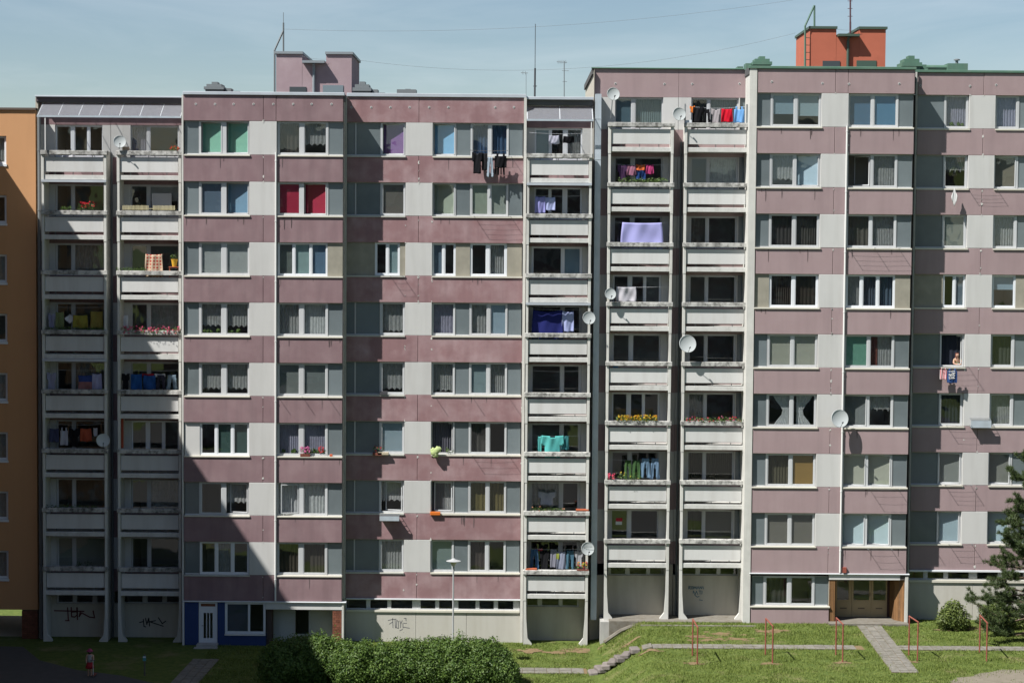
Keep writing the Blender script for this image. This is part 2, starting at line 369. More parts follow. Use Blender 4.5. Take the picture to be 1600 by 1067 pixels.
def inside_plants(x0, x1, y, z0, par):
    leafy('foliage', [(random.uniform(x0 + .05, x1 - .05), y, z0 + random.uniform(.06, .14), random.uniform(.06, .12)) for _ in range(5)], M_LEAF2, 40, 0.05, par)

def leafy(name, blobs, m, per, size, par=None, flat=0.5, loc=None):
    """leaf-sized quads spread through the volume of some blobs (x,y,z,r)"""
    B = np.array(blobs, float); k = len(B); n = k * per
    c = np.repeat(B, per, 0); d = rng.normal(size=(n, 3)); d /= np.linalg.norm(d, axis=1)[:, None]
    r = c[:, 3] * rng.uniform(0.35, 1.08, n) ** 0.6
    p = c[:, :3] + d * r[:, None]
    return leaf_quads(name, p, d, m, size, par, loc)
def leaf_quads(name, p, d, m, size, par=None, loc=None, aspect=0.55):
    n = len(p); nrm = d + rng.normal(scale=0.7, size=(n, 3)) + np.array([0, 0, 0.25]); nrm /= np.linalg.norm(nrm, axis=1)[:, None]
    a = np.cross(nrm, rng.normal(size=(n, 3))); a /= np.linalg.norm(a, axis=1)[:, None] + 1e-9; b = np.cross(nrm, a)
    s = size * rng.uniform(0.6, 1.3, n)[:, None]
    v = np.stack([p - a * s, p + b * s * aspect - nrm * s * .12, p + a * s, p - b * s * aspect - nrm * s * .12], 1).reshape(-1, 3)
    f = np.arange(4 * n).reshape(-1, 4)
    if loc is None: loc = (float(p[:, 0].mean()), float(p[:, 1].mean()), float(p[:, 2].min()))
    return mesh_np(name, v, f, m, par, loc)
def leafmat(name, a, b, transl=0.3, rough=0.55, spec=0.35):
    m = bpy.data.materials.new(name); m.use_nodes = True; nt = m.node_tree; p = nt.nodes['Principled BSDF']
    g = nd(nt, 'ShaderNodeNewGeometry')
    col = mixc(nt, g.outputs['Random Per Island'], a, b)
    p.inputs['Roughness'].default_value = rough; p.inputs['Specular IOR Level'].default_value = spec
    nt.links.new(col, p.inputs['Base Color']); t = nd(nt, 'ShaderNodeBsdfTranslucent'); nt.links.new(col, t.inputs[0])
    mx = nd(nt, 'ShaderNodeMixShader'); mx.inputs[0].default_value = transl
    nt.links.new(p.outputs[0], mx.inputs[1]); nt.links.new(t.outputs[0], mx.inputs[2]); nt.links.new(mx.outputs[0], nt.nodes['Material Output'].inputs['Surface'])
    MATS[name] = m; return m
M_LEAF = leafmat('hedge_leaf', (0.034, 0.074, 0.012), (0.115, 0.180, 0.034))
M_LEAF2 = leafmat('pot_leaf', (0.05, 0.10, 0.022), (0.13, 0.20, 0.05))
M_PINE = leafmat('pine_needle', (0.024, 0.042, 0.013), (0.07, 0.10, 0.028), 0.15)
M_GRASS = leafmat('grass_blade', (0.085, 0.125, 0.022), (0.20, 0.245, 0.058), 0.3, 0.6, 0.2)

def ring(b, x0, x1, y0, y1, z0, z1, t, m, tb=None):
    tb = tb or t
    b.box(x0, x0 + t, y0, y1, z0, z1, m); b.box(x1 - t, x1, y0, y1, z0, z1, m)
    b.box(x0 + t, x1 - t, y0, y1, z1 - t, z1, m); b.box(x0 + t, x1 - t, y0, y1, z0, z0 + tb, m)
def window(bld, Y, z0, z1, x0, x1, panes, conts, pvc=False, room=True, rb=0.10, rt=0.075):
    """one window: a frame with mullions, a sash and a pane per light, the curtain or blind behind it, the room"""
    m = M_PVC if pvc else M_FRAME; fr = MB(); yf = Y + REC
    edges = [x0] + [e for p in panes for e in p] + [x1]
    sash = 0.035
    for i in range(0, len(edges), 2):
        a = edges[i] + (sash if i else 0); bb = edges[i + 1] - (sash if i + 2 < len(edges) else 0)
        if bb - a > 0.005: fr.box(a, bb, yf, yf + 0.08, z0, z1, m)
    for (a, bb) in panes:
        fr.box(a - sash, bb + sash, yf, yf + 0.08, z1 - rt + sash * .6, z1, m); fr.box(a - sash, bb + sash, yf, yf + 0.08, z0, z0 + rb - sash * .6, m)
    w = fr.build('window', bld)
    for (a, bb), c in zip(panes, conts):
        s = MB(); za, zb = z0 + rb, z1 - rt
        if c[0] == 'open':
            ang = c[1]; hinge = bb if ang > 0 else a; L = bb - a; ca, sa = math.cos(abs(ang)), math.sin(abs(ang)); sg = -1 if ang > 0 else 1
            def P(u, t, z): return (hinge + sg * (u * ca) - t * sa * 0, yf + 0.03 + u * sa * c[2] + t, z)
            for (u0, u1, zz0, zz1) in ((0, .05, za, zb), (L - .05, L, za, zb), (.05, L - .05, za, za + .05), (.05, L - .05, zb - .05, zb)):
                pts = [P(u0, 0, zz0), P(u1, 0, zz0), P(u1, .04, zz0), P(u0, .04, zz0), P(u0, 0, zz1), P(u1, 0, zz1), P(u1, .04, zz1), P(u0, .04, zz1)]
                n = len(s.v); s.v += pts
                for f in ((3,2,1,0),(4,5,6,7),(0,1,5,4),(1,2,6,5),(2,3,7,6),(3,0,4,7)): s.f.append(tuple(n + q for q in f)); s.mi.append(s._mi(m))
            s.build('sash', w)
            g = MB(); g.quad(P(.05, .02, za + .05), P(L - .05, .02, za + .05), P(L - .05, .02, zb - .05), P(.05, .02, zb - .05), M_GLASS); g.build('pane', w)
            for extra in c[3:]: content(extra, a, bb, Y + 0.06, za, zb, w, None)
            continue
        tilt = c[2] if (c[0] == 'b' and len(c) > 2) else 0.0
        ring(s, a - sash, bb + sash, yf + 0.014, yf + 0.066, za - sash * .6, zb + sash * .6, sash, m)
        if tilt:
            L = bb - a + 2 * sash; s.v = [(x, y + tilt * 1.9 * (1 - (x - a + sash) / L) - .035 * (x - a + sash) / L, z) for x, y, z in s.v]
        s.build('sash', w)
        g = box('pane', a, bb, yf + 0.035, yf + 0.041, za, zb, M_GLASS, w)
        if tilt: g.rotation_euler = (0, 0, -math.atan(tilt * 1.9 / (bb - a))); g.location.y += tilt * .95
        else: g.rotation_euler = (R_(random.uniform(-1.0, 1.6)), 0, R_(random.uniform(-1.1, 1.1)))
        content(c, a, bb, Y, za, zb, w, None)
    if room: make_room(w, x0, x1, Y + 0.33, z0, z1)
    return w
def make_room(par, x0, x1, y, z0, z1, depth=2.4):
    b = MB(); m = M_ROOM; e = 0.06; X0, X1, Z0, Z1, Y1 = x0 - e, x1 + e, z0 - 0.25, z1 + 0.1, y + depth
    b.quad((X0, Y1, Z0), (X1, Y1, Z0), (X1, Y1, Z1), (X0, Y1, Z1), m); b.quad((X0, y, Z0), (X0, Y1, Z0), (X0, Y1, Z1), (X0, y, Z1), m)
    b.quad((X1, y, Z0), (X1, Y1, Z0), (X1, Y1, Z1), (X1, y, Z1), m); b.quad((X0, y, Z0), (X1, y, Z0), (X1, Y1, Z0), (X0, Y1, Z0), m)
    b.quad((X0, y, Z1), (X1, y, Z1), (X1, Y1, Z1), (X0, Y1, Z1), m)
    vs = np.array(b.v); o = Vector((float(vs[:, 0].mean()), y, Z0)); me = bpy.data.meshes.new('room')
    me.from_pydata((vs - np.array(o)).tolist(), [], b.f); me.materials.append(m); return put('room', me, par, o)

def row_z(xr, y_first, y_last, Y, n=8):
    a, b = AZ(xr, y_first, Y), AZ(xr, y_last, Y)
    return [a + (b - a) * k / (n - 1) for k in range(n)]
def strip_row(bld, Y, z0, z1, elems, yref, sill=None, sillm=None, pvc=False):
    """one storey's window strip. elems in photograph pixels at height yref"""
    for e in elems:
        xa, xb = AX(e[1], yref, Y), AX(e[2], yref, Y)
        if e[0] == 'sp':
            s = box('spandrel_pane', xa, xb, Y + REC + .03, Y + REC + .07, z0 + .05, z1 - .02, M_SPAN, bld)
            s.rotation_euler = (R_(random.uniform(-.7, .7)), 0, R_(random.uniform(-.7, .7)))
            b = MB(); b.box(xa, xb, Y + REC + .02, Y + REC + .08, z0, z0 + .05, M_FRAME); b.box(xa, xb, Y + REC + .02, Y + REC + .08, z1 - .02, z1, M_FRAME)
            b.box(xa, xa + .022, Y + REC + .015, Y + REC + .025, z0 + .05, z1 - .02, M_GREYMETAL); b.box(xb - .022, xb, Y + REC + .015, Y + REC + .025, z0 + .05, z1 - .02, M_GREYMETAL)
            b.box(xa, xb, Y + REC + .081, Y + .25, z0, z1, M_CORE); b.build('spandrel_frame', bld)
        elif e[0] in ('in', 'inw'):
            box('infill_panel', xa, xb, Y + .09, Y + .25, z0, z1, M_INFILL if e[0] == 'in' else M_WHITE, bld)
        elif e[0] == 'post': box('mullion_post', xa, xb, Y + REC + .0, Y + REC + .1, z0, z1, M_FRAME, bld)
        elif e[0] == 'w':
            panes = [(AX(p[0], yref, Y), AX(p[1], yref, Y)) for p in e[3]]
            window(bld, Y, z0, z1, xa, xb, panes, e[4], pvc or (len(e) > 5 and e[5]))
    if sill:
        xa, xb = AX(sill[0], yref, Y), AX(sill[1], yref, Y)
        box('window_sill', xa, xb, Y - 0.055, Y + REC + .02, z0 - .075, z0 - .004, sillm or M_SILL, bld, bev=.008)
def anchor_marks(bld, pts, Y):
    for px, py in pts:
        c = at(px, py, Y); b = MB(); b.lathe([(0.03, -0.012), (0.055, -0.012), (0.055, 0.004)], (c.x, Y, c.z), M_WHITE, 10, (0, 1, 0))
        b.lathe([(0.026, -0.02), (0.026, 0)], (c.x, Y, c.z), M_DARKMETAL, 8, (0, 1, 0)); b.build('anchor_plate', bld)
def downpipe(bld, px, py0, py1, Y, r=0.05, m=M_WPIPE, name='downpipe', xr=None):
    x = AX(px, py0, Y); z0, z1 = AZ(px, py1, Y), AZ(px, py0, Y)
    b = MB(); b.tube([(x, Y, z0), (x, Y, z1)], r, m, 8)
    z = z0 + 1.0
    while z < z1: b.tube([(x, Y, z), (x, Y, z + .05)], r * 1.25, m, 8); z += 2.8
    return b.build(name, bld)

# ================================================================== the two apartment blocks
SET = 1.2          # bays stand this far before the recessed fronts
YB, YW = 0.6, 1.8  # balcony fronts, walls behind the balconies
blkL = empty('apartment_building', (AX(450, 1010, 0), 0, 0))
tag(blkL, 'lower panel apartment block in faded rose and white, blue shop front at its foot', 'apartment block')
blkR = empty('apartment_building', (AX(1250, 975, 0), 0, HR))
tag(blkR, 'taller mauve and white panel apartment block with green roof edging and brown wooden entrance', 'apartment block')

D = ('d',)
G_ = lambda c, t=0.0: ('b', c, t)
S_ = ('s',); SW = ('s', M_SHEERW); LC = ('l',); LI = ('s', M_LILAC)
MINT = (0.27, 0.54, 0.42); SKY = (0.22, 0.46, 0.70); RED = (0.42, 0.02, 0.06); VIOLET = (0.22, 0.10, 0.30); SHADE_BLUE = (0.13, 0.18, 0.25)  # last: blue blind darkened and greyed, its full shade put in the colour
GREYB = (0.42, 0.44, 0.44); GREYG = (0.34, 0.38, 0.31); PALE = (0.50, 0.60, 0.64); BEIGE = (0.42, 0.415, 0.35); TAUPE = (0.20, 0.185, 0.16); OCHRE = (0.36, 0.22, 0.07)

def bands(bld, Y, zs, xj, m, top, bottom, yref, extra=None):
    """horizontal bands of facade panels between the window rows; xj: joint positions in pixels"""
    X = [AX(p, yref, Y) for p in xj]; g = 0.008
    lim = [(zs[0] + H_WIN, top)] + [(zs[k + 1] + H_WIN if k + 1 < len(zs) else bottom, zs[k] - .0) for k in range(len(zs))]
    for k, (za, zb) in enumerate(lim):
        for a, b in zip(X, X[1:]):
            box('facade_panel', a + g, b - g, Y + random.uniform(-.006, .006), Y + .26, za + .004, zb - .006, m, bld, bev=.012)
        box('wall_core', X[0] + .02, X[-1] - .02, Y + .262, Y + .32, za + .01, zb - .01, M_CORE, bld)
def whites(bld, Y, zs, pxs, yref, m=M_WHITE):
    for k, z in enumerate(zs):
        for a, b in pxs:
            xa, xb = AX(a, yref, Y), AX(b, yref, Y)
            box('white_facade_panel', xa + .005, xb - .005, Y + random.uniform(-.004, .004), Y + .25, z + .003, z + H_WIN - .003, m, bld, bev=.01)

# ---------------- left block, bay with four-part windows
ZL = row_z(340, 241.6, 897.6, 0.0)
TOPL = AZ(450, 149.4, 0); BOTL = AZ(450, 939, 0)
bands(blkL, 0.0, ZL, (286.5, 411.6, 431.5), M_MAUVE, TOPL, BOTL, 240)
bands(blkL, 0.0, ZL, (431.5, 536.3), M_MAUVE, TOPL, BOTL, 240)
whites(blkL, 0.0, ZL, ((389.5, 432.5),), 240)
P1 = [(314.5, 341.5), (352.5, 387)]
P1 = [(314.8, 344.8), (354.4, 386.6)]
P2 = [(436.8, 467), (476, 508.7)]
W1 = [
    ('sp', [G_(MINT, .14), G_(MINT, .16)]), ('sp', [G_(SHADE_BLUE), G_((.22, .36, .50), .15)]), ('sp', [G_(GREYB), G_(GREYB)]),
    ('sp', [('l', .22, 'plants'), ('l', .2, 'plants')]), ('sp', [LC, LC]), ('inw3', [D, G_((.05, .10, .09)), G_((.045, .09, .085))]),
    ('sp', [D, ('open', .5, .4, ('l', .3))]), ('sp3', [D, S_, D])]
W2 = [
    ([('c', (.06, .05, .045)), ('l', .25)], 0), ([G_(RED), G_(RED, .14)], 0), ([G_((.13, .15, .14)), G_((.30, .42, .42)), G_((.12, .2, .3))], 3), ([S_, SW], 0),
    ([('b', (.20, .215, .21)), ('b', (.18, .2, .2))], 0), ([('s', M_LILAC, 'plants'), ('s', M_LILAC, 'plants')], 0), ([('open', .45, -.4, SW), SW], 0), ([('c', (.075, .062, .05)), ('c', (.07, .06, .05))], 0)]
for k, z in enumerate(ZL):
    py = 241.6 + 93.7 * k - 25
    yr = 215
    kind, cs = W1[k]
    if kind in ('sp', 'sp3'): el = [('sp', 288.2, 310.2)]
    else: el = [('inw', 287.5, 311.5)]
    if len(cs) == 3: el.append(('w', 311, 389, [(315, 334.5), (340.5, 360), (366, 386)], cs, True))
    else: el.append(('w', 310.2, 389, P1, cs))
    strip_row(blkL, 0.0, z, z + H_WIN, el, yr, (287.3, 391), M_SILL if k != 7 else M_SILLG)
    cs, n = W2[k]
    if n == 3: el = [('w', 433.5, 512, [(437, 456.5), (462, 483), (488.5, 509)], cs, True), ('in', 512, 535.6)]
    else: el = [('w', 433, 512.8, P2, cs), ('sp', 513, 535.6)]
    strip_row(blkL, 0.0, z, z + H_WIN, el, yr, (431.6, 536.6))
anchor_marks(blkL, [(x, 163) for x in (306, 336, 365, 396, 427, 458, 487, 518)], 0.0)
downpipe(blkL, 431.2, 238, 939, -0.06, .045)
# bay returns, corner strip, roof edge
xr = AX(536.6, 240, 0); xl = AX(286.4, 240, 0)
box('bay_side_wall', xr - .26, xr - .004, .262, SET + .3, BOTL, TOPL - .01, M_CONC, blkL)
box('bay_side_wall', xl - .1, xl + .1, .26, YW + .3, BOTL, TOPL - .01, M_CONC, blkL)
box('corner_strip', AX(283.6, 240, 0), xl - .004, .03, .4, 0, TOPL - .01, M_PILLAR, blkL)
downpipe(blkL, 540, 150, 1000, SET - .12, .07, M_CONC)

# ---------------- left block, recessed front
ZL2 = row_z(590, 243.4, 893.2, SET)
TOPL2 = AZ(650, 152, SET); BOTL2 = AZ(650, 934.5, SET)
bands(blkL, SET, ZL2, (541.5, 654.6, 818.5), M_ROSE, TOPL2, BOTL2, 240)
whites(blkL, SET, ZL2, ((634, 676.2),), 240)
A2 = [[G_(VIOLET, .13)], [G_((.15, .135, .12))], None, [('l', .02)], [('l', .08)], [('b', (.34, .42, .48))], [('open', .6, .35, ('l', .3))], [('s',)]]
B2 = [[G_(SKY, .13)], [G_(GREYG, .15)], None, [LI], [('l', .03)], [('open', .85, .9, ('c', (.10, .10, .12)))], [('open', .4, .3, ('cl', (.11, .11, .12), .6))], [G_((.22, .27, .28))]]
C2 = [[('c', (.05, .09, .18)), ('c', (.06, .11, .2))], [G_(GREYG), G_((.36, .39, .35))], None, [S_, G_((.33, .42, .5))], [G_((.24, .31, .33)), S_], [('c', (.08, .075, .07)), D], [('c', (.16, .13, .05)), ('c', (.15, .12, .05))], [('c', (.075, .06, .055)), D]]
for k, z in enumerate(ZL2):
    if k == 2:
        el = [('in', 542, 586), ('w', 586.2, 625.4, [(590, 603.3), (609, 622)], [D, G_((.3, .4, .42))], True), ('in', 625.6, 634),
              ('w', 676.3, 713, [(679, 691.3), (697, 709.6)], [G_((.14, .19, .25)), D], True), ('in', 713.2, 735.6),
              ('w', 735.7, 793.5, [(739.5, 760), (767.5, 789)], [D, S_], True), ('in', 793.6, 816.8)]
    else:
        el = [('sp', 542, 554.6), ('post', 554.8, 556.6), ('sp', 556.8, 594), ('w', 594.3, 633.6, [(599, 630.5)], A2[k]),
              ('w', 676.4, 712.7, [(679, 709.5)], B2[k]), ('sp', 713, 735), ('w', 735.2, 794.8, [(739, 762), (769, 791.5)], C2[k]), ('sp', 795, 816.8)]
    strip_row(blkL, SET, z, z + H_WIN, el, 215)
    box('window_sill', AX(541.8, 215, SET), AX(634, 215, SET), SET - .055, SET + REC + .02, z - .075, z - .004, M_SILLG, blkL)
    box('window_sill', AX(676, 215, SET), AX(817.4, 215, SET), SET - .055, SET + REC + .02, z - .075, z - .004, M_SILL, blkL)
anchor_marks(blkL, [(x, 168) for x in (549, 580, 610, 640, 670.5, 700.5, 773.5, 803)], SET)
box('corner_pilaster', AX(818.2, 240, SET), AX(822.4, 240, SET), SET - .12, SET + .6, 0, TOPL2, M_PILLAR, blkL)

# ---------------- right block, bay
ZR = row_z(1233, 198.2, 852.9, 0.0); ZR.append(AZ(1221, 946.2, 0.0))
TOPR = AZ(1300, 108.5, 0); BOTR = AZ(1240, 976.5, 0)
bands(blkR, 0.0, ZR[:8], (1183, 1304.7, 1324.6), M_MAUVE2, TOPR, AZ(1240, 897, 0), 200)
bands(blkR, 0.0, ZR[:8], (1324.6, 1428.4), M_MAUVE2, TOPR, AZ(1360, 896, 0), 200)
whites(blkR, 0.0, ZR[:8], ((1283.4, 1326),), 180)
P3 = [(1208.8, 1240.6), (1247.6, 1279.8)]; P4 = [(1329, 1361), (1367.6, 1400.4)]
W3 = [[('b', (.25, .34, .40), .0, .64), ('b', (.30, .40, .45), .0, .7)], [('l', .15), G_((.50, .62, .72), .14)], [('c', (.06, .055, .055)), ('c', (.065, .06, .055))], [('c', (.05, .042, .035)), ('c', (.052, .044, .036))],
      [G_(BEIGE), G_(BEIGE)], [('t', 1), ('t', -1)], [('c', (.10, .09, .06)), G_(OCHRE)], [G_(TAUPE), G_(TAUPE)]]
W4 = [[G_((.07, .16, .27)), G_((.10, .23, .36))], [('open', .9, .9), S_], [('c', (.12, .11, .095)), S_], [S_, ('c', (.08, .1, .13)), ('c', (.08, .11, .15))], [G_((.16, .34, .26)), ('cl', (.14, .05, .04), .35)],
      [G_((.17, .18, .18), .14), ('a',)], [G_(BEIGE, .1), G_(BEIGE, .1)], [G_(PALE, .15), G_(PALE, .14)]]
for k in range(8):
    z = ZR[k]; yr = 170
    if k == 3: el = [('in', 1183.6, 1206), ('w', 1206, 1283.2, [(1210, 1241), (1248, 1279.5)], W3[k], True)]
    else: el = [('sp', 1183.6, 1204.4), ('w', 1204.6, 1283.2, P3, W3[k])]
    strip_row(blkR, 0.0, z, z + H_WIN, el, yr, (1182.6, 1285.4))
    if k == 3: el = [('w', 1326.4, 1404, [(1330, 1348.3), (1354.5, 1374), (1380, 1400.4)], W4[k], True), ('in', 1404, 1427.6)]
    else: el = [('w', 1326.4, 1404.4, P4, W4[k]), ('sp', 1404.8, 1427.6)]
    strip_row(blkR, 0.0, z, z + H_WIN, el, yr, (1325.6, 1428.6))
# ground floor window and the plinth below it
z = ZR[8]; yr = 920
strip_row(blkR, 0.0, z, z + 1.40, [('sp', 1175, 1193), ('w', 1193.2, 1273.2, [(1198, 1230), (1237.6, 1269)], [('c', (.05, .05, .05)), D]), ('sp', 1273.6, 1294.4)], yr, (1172.4, 1297))
box('facade_panel', AX(1173, 960, 0), AX(1295, 960, 0), 0.0, .26, BOTR, z - .01, M_MAUVE2, blkR, bev=.012)
anchor_marks(blkR, [(1206, 128), (1285, 130.5), (1326.5, 131.5), (1405, 131)], 0.0)
downpipe(blkR, 1323.7, 197, 894, -0.06, .045)
xR = AX(1428.6, 200, 0)
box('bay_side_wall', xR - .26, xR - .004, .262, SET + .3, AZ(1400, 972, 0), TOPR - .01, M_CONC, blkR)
downpipe(blkR, 1432.4, 113, 905, SET - .12, .055, M_CONC)
box('corner_pilaster', AX(1170.8, 200, 0), AX(1182, 200, 0), -.03, YW + .3, AZ(1170, 973, 0), TOPR, M_PILLAR, blkR)

# ---------------- right block, recessed front
ZR2 = row_z(1470, 200.9, 849.2, SET)
TOPR2 = AZ(1500, 114, SET)
bands(blkR, SET, ZR2, (1433, 1536.3, 1680), M_MAUVE2, TOPR2, AZ(1480, 890, SET), 200)
whites(blkR, SET, ZR2, ((1514.2, 1555.6),), 180)
A3 = [[('s', M_LILAC, 'plants')], [('a',)], [G_((.25, .265, .24))], None, [('open', .95, .7, ('c', (.03, .035, .05)))], [('c', (.03, .04, .05))], [G_((.24, .25, .235), .06)], [G_((.40, .50, .56), .06)]]
B3 = [[LI], [G_((.19, .17, .13), .1)], [S_], None, [('c', (.07, .075, .07))], [S_], [G_((.2, .2, .18), .1)], [G_((.40, .50, .56), .14)]]
for k, z in enumerate(ZR2):
    if k == 3:
        el = [('in', 1434, 1479), ('w', 1479, 1514, [(1482, 1494.5), (1500, 1511)], [D, G_((.16, .2, .24))], True), ('w', 1556, 1593.5, [(1559.5, 1590)], [('b', (.3, .4, .48), .0, .45)], True), ('in', 1593.6, 1660)]
    else:
        el = [('sp', 1434, 1476.2), ('w', 1476.4, 1514, [(1480, 1510.3)], A3[k]), ('w', 1556, 1593.5, [(1559, 1588.6)], B3[k]), ('sp', 1594, 1617), ('w', 1617.2, 1676, [(1621, 1643), (1650, 1672)], [S_, S_])]
    strip_row(blkR, SET, z, z + H_WIN, el, 170)
    box('window_sill', AX(1433.4, 170, SET), AX(1516, 170, SET), SET - .055, SET + REC + .02, z - .075, z - .004, M_SILL, blkR)
    box('window_sill', AX(1555.6, 170, SET), AX(1678, 170, SET), SET - .055, SET + REC + .02, z - .075, z - .004, M_SILL, blkR)
anchor_marks(blkR, [(1438, 134), (1515.6, 134.8), (1556.5, 133)], SET)

# chipped filler and old mortar along the panel joints, rust runs under the anchors
M_CHIP = mat('old_filler', (.47, .46, .43), .95, .1, mottle=.4, mscale=9, vary=.1)
M_RUNS = mat('dirt_run', (.105, .08, .08), .95, .1, mottle=.5, mscale=9, vary=.2)
def chips(bld, px, yref, Y, zs, n):
    x = AX(px, yref, Y)
    for i in range(n):
        z = random.choice(zs) + random.choice((H_WIN + random.uniform(-.01, .06), -.08 + random.uniform(-.05, .02), random.uniform(-1.1, -.1))); w = random.uniform(.015, .05); h = random.uniform(.02, .09)
        pts = [(x + w * random.uniform(.5, 1.3) * math.cos(a) + random.uniform(-.02, .02), z + h * random.uniform(.5, 1.3) * math.sin(a)) for a in np.linspace(0, 5.5, 7)]
        MB().prism(pts, Y - .011, Y + .003, M_CHIP).build('filler_patch', bld)
for bld, px, yr_, Y, zs, n in ((blkL, 411.6, 240, 0, ZL, 16), (blkL, 654.6, 240, SET, ZL2, 16), (blkL, 634, 240, SET, ZL2, 12), (blkL, 676, 240, SET, ZL2, 12), (blkL, 818, 240, SET, ZL2, 14), (blkR, 1304.7, 200, 0, ZR[:8], 22), (blkR, 1326, 200, 0, ZR[:8], 14), (blkR, 1536.3, 200, SET, ZR2, 20), (blkR, 1515, 200, SET, ZR2, 10)):
    chips(bld, px, yr_, Y, zs, n)
def runs(bld, px0, px1, yref, Y, zs, n):
    for i in range(n):
        x = AX(random.uniform(px0, px1), yref, Y); z = random.choice(zs) - .085; L = random.uniform(.12, .6); w = random.uniform(.01, .028)
        MB().prism([(x - w * .3, z - L), (x + w * .3, z - L * .97), (x + w, z - L * .4), (x + w * .8, z), (x - w, z), (x - w * .7, z - L * .5)], Y - .0085, Y + .003, M_RUNS).build('dirt_run', bld)
runs(blkL, 290, 388, 240, 0, ZL[:5], 9); runs(blkL, 436, 532, 240, 0, ZL, 14); runs(blkL, 680, 814, 240, SET, ZL2, 18); runs(blkR, 1186, 1282, 200, 0, ZR[:8], 12); runs(blkR, 1330, 1424, 200, 0, ZR[:8], 12)

# ------------------------------------------------------------------ balcony stacks
def balcony(bld, xl_, xr_, zt, top=False, ledgem=M_LEDGE, panelm=None, trough=True):
    """one balcony: slab, side walls, pillars, parapet panel, trough-like ledge. zt: top of the ledge"""
    zs = zt - 1.36; zf = zt - 1.145; pm = panelm or M_BPANEL
    s = box('balcony', xl_ + .11, xr_ - .11, YB + .06, YW + .28, zs, zf, M_SLAB, bld, bev=.01)
    box('ledge', xl_ - .03, xr_ + .05, YB - .055, YB + .26, zt - .2, zt, ledgem, s, bev=.012)
    box('parapet_panel', xl_ + .15, xr_ - .15, YB + .085, YB + .15, zt - 1.0, zt - .31, pm, s, bev=.006)
    for xa, xb in ((xl_ - .005, xl_ + .125), (xr_ - .125, xr_ + .005)):
        box('bracket_plate', xa, xb, YB + .015, YB + .24, zs - .1, zt - .205, M_PILLAR, s, bev=.008)
    b = MB()
    for xx in (xl_ + .6, xl_ + 1.45, xr_ - .7):
        b.box(xx, xx + .03, YB + .155, YB + .18, zf, zt - .21, M_GREYMETAL)
    b.box(xl_ + .12, xr_ - .12, YB + .155, YB + .18, zt - .33, zt - .30, M_GREYMETAL); b.build('railing_bar', s)
    if not top:
        for xa, xb in ((xl_ + .012, xl_ + .115), (xr_ - .115, xr_ - .012)):
            box('pillar', xa, xb, YB + .03, YB + .22, zt + .002, zt + 2.8 - 1.46, M_PILLAR, s)
    for xa, xb in ((xl_ + .02, xl_ + .10), (xr_ - .10, xr_ - .02)):
        box('side_wall', xa, xb, YB + .25, YW - .002, zs, (zt - .01) if top else zt + 1.43, M_PILLAR, s)
    return s
def stack(bld, px_l, px_r, xref, ytops, yref):
    z0, z1 = AZ(xref, ytops[0], YB), AZ(xref, ytops[1], YB)
    xl_, xr_ = AX(px_l, yref, YB), AX(px_r, yref, YB); zs = [z0 + (z1 - z0) * k / 7 for k in range(8)]
    out = [balcony(bld, xl_, xr_, z, k == 0) for k, z in enumerate(zs)]
    return xl_, xr_, zs, out
SA = stack(blkL, 64.4, 166, 115, (235.3, 885.2), 300)
SB = stack(blkL, 182.6, 282.8, 232, (236.0, 886.5), 300)
SC = stack(blkL, 823, 924.5, 873, (240.3, 890.8), 300)
SD = stack(blkR, 950.6, 1052.4, 1000, (191.6, 842.3), 250)
SE = stack(blkR, 1069.6, 1171, 1120, (192.4, 842.6), 250)

def loggia_wall(bld, x0, x1, holes, z_sill, z_top, z_low, wm=M_WHITE, bm=M_MAUVE, top_to=None):
    """wall behind the balconies for one storey: pale panel with openings, coloured band below; holes: (xa, xb)"""
    xs = [x0] + [e for h in holes for e in h] + [x1]
    for i in range(0, len(xs), 2):
        if xs[i + 1] - xs[i] > .02: box('white_facade_panel', xs[i] + .003, xs[i + 1] - .003, YW, YW + .25, z_sill + .003, z_top - .003, wm, bld)
    box('facade_panel', x0, x1, YW, YW + .26, z_low, z_sill - .003, bm, bld)
    if top_to: box('facade_panel', x0, x1, YW, YW + .26, z_top + .003, top_to, bm, bld)

def logwin(bld, kind, px, yref, z0, z1, cs):
    X = lambda p: AX(p, yref, YW)
    x0, x1 = X(px[0]), X(px[1]); panes = [(X(a), X(b)) for a, b in px[2]]
    window(bld, YW, z0, z1, x0, x1, panes, cs, kind == 'pvc', rb=.07)
    return (x0, x1)
DK = ('c', (.045, .045, .045))
def lrow(bld, stk, wx0, wx1, zoff, rows, yref, top_to, split=None, wm=M_WHITE, bm=M_MAUVE):
    for k, z in enumerate(stk[2]):
        zsill = z - .27; ztop = zsill + 1.555 - .03
        zlow = (stk[2][k + 1] - .27 + 1.525) if k < 7 else z - 1.36
        kind, px, cs = rows[k]
        h = logwin(bld, kind, px, yref, zsill, ztop, cs)
        hs = [h]
        if len(px) > 3: hs.append((AX(px[3][0], yref, YW), AX(px[3][1], yref, YW))); box('spandrel_pane', hs[1][0], hs[1][1], YW + .1, YW + .14, zsill, ztop, M_SPAN, bld)
        loggia_wall(bld, wx0, wx1, hs, zsill, ztop, zlow, wm, bm, top_to if k == 0 else None)
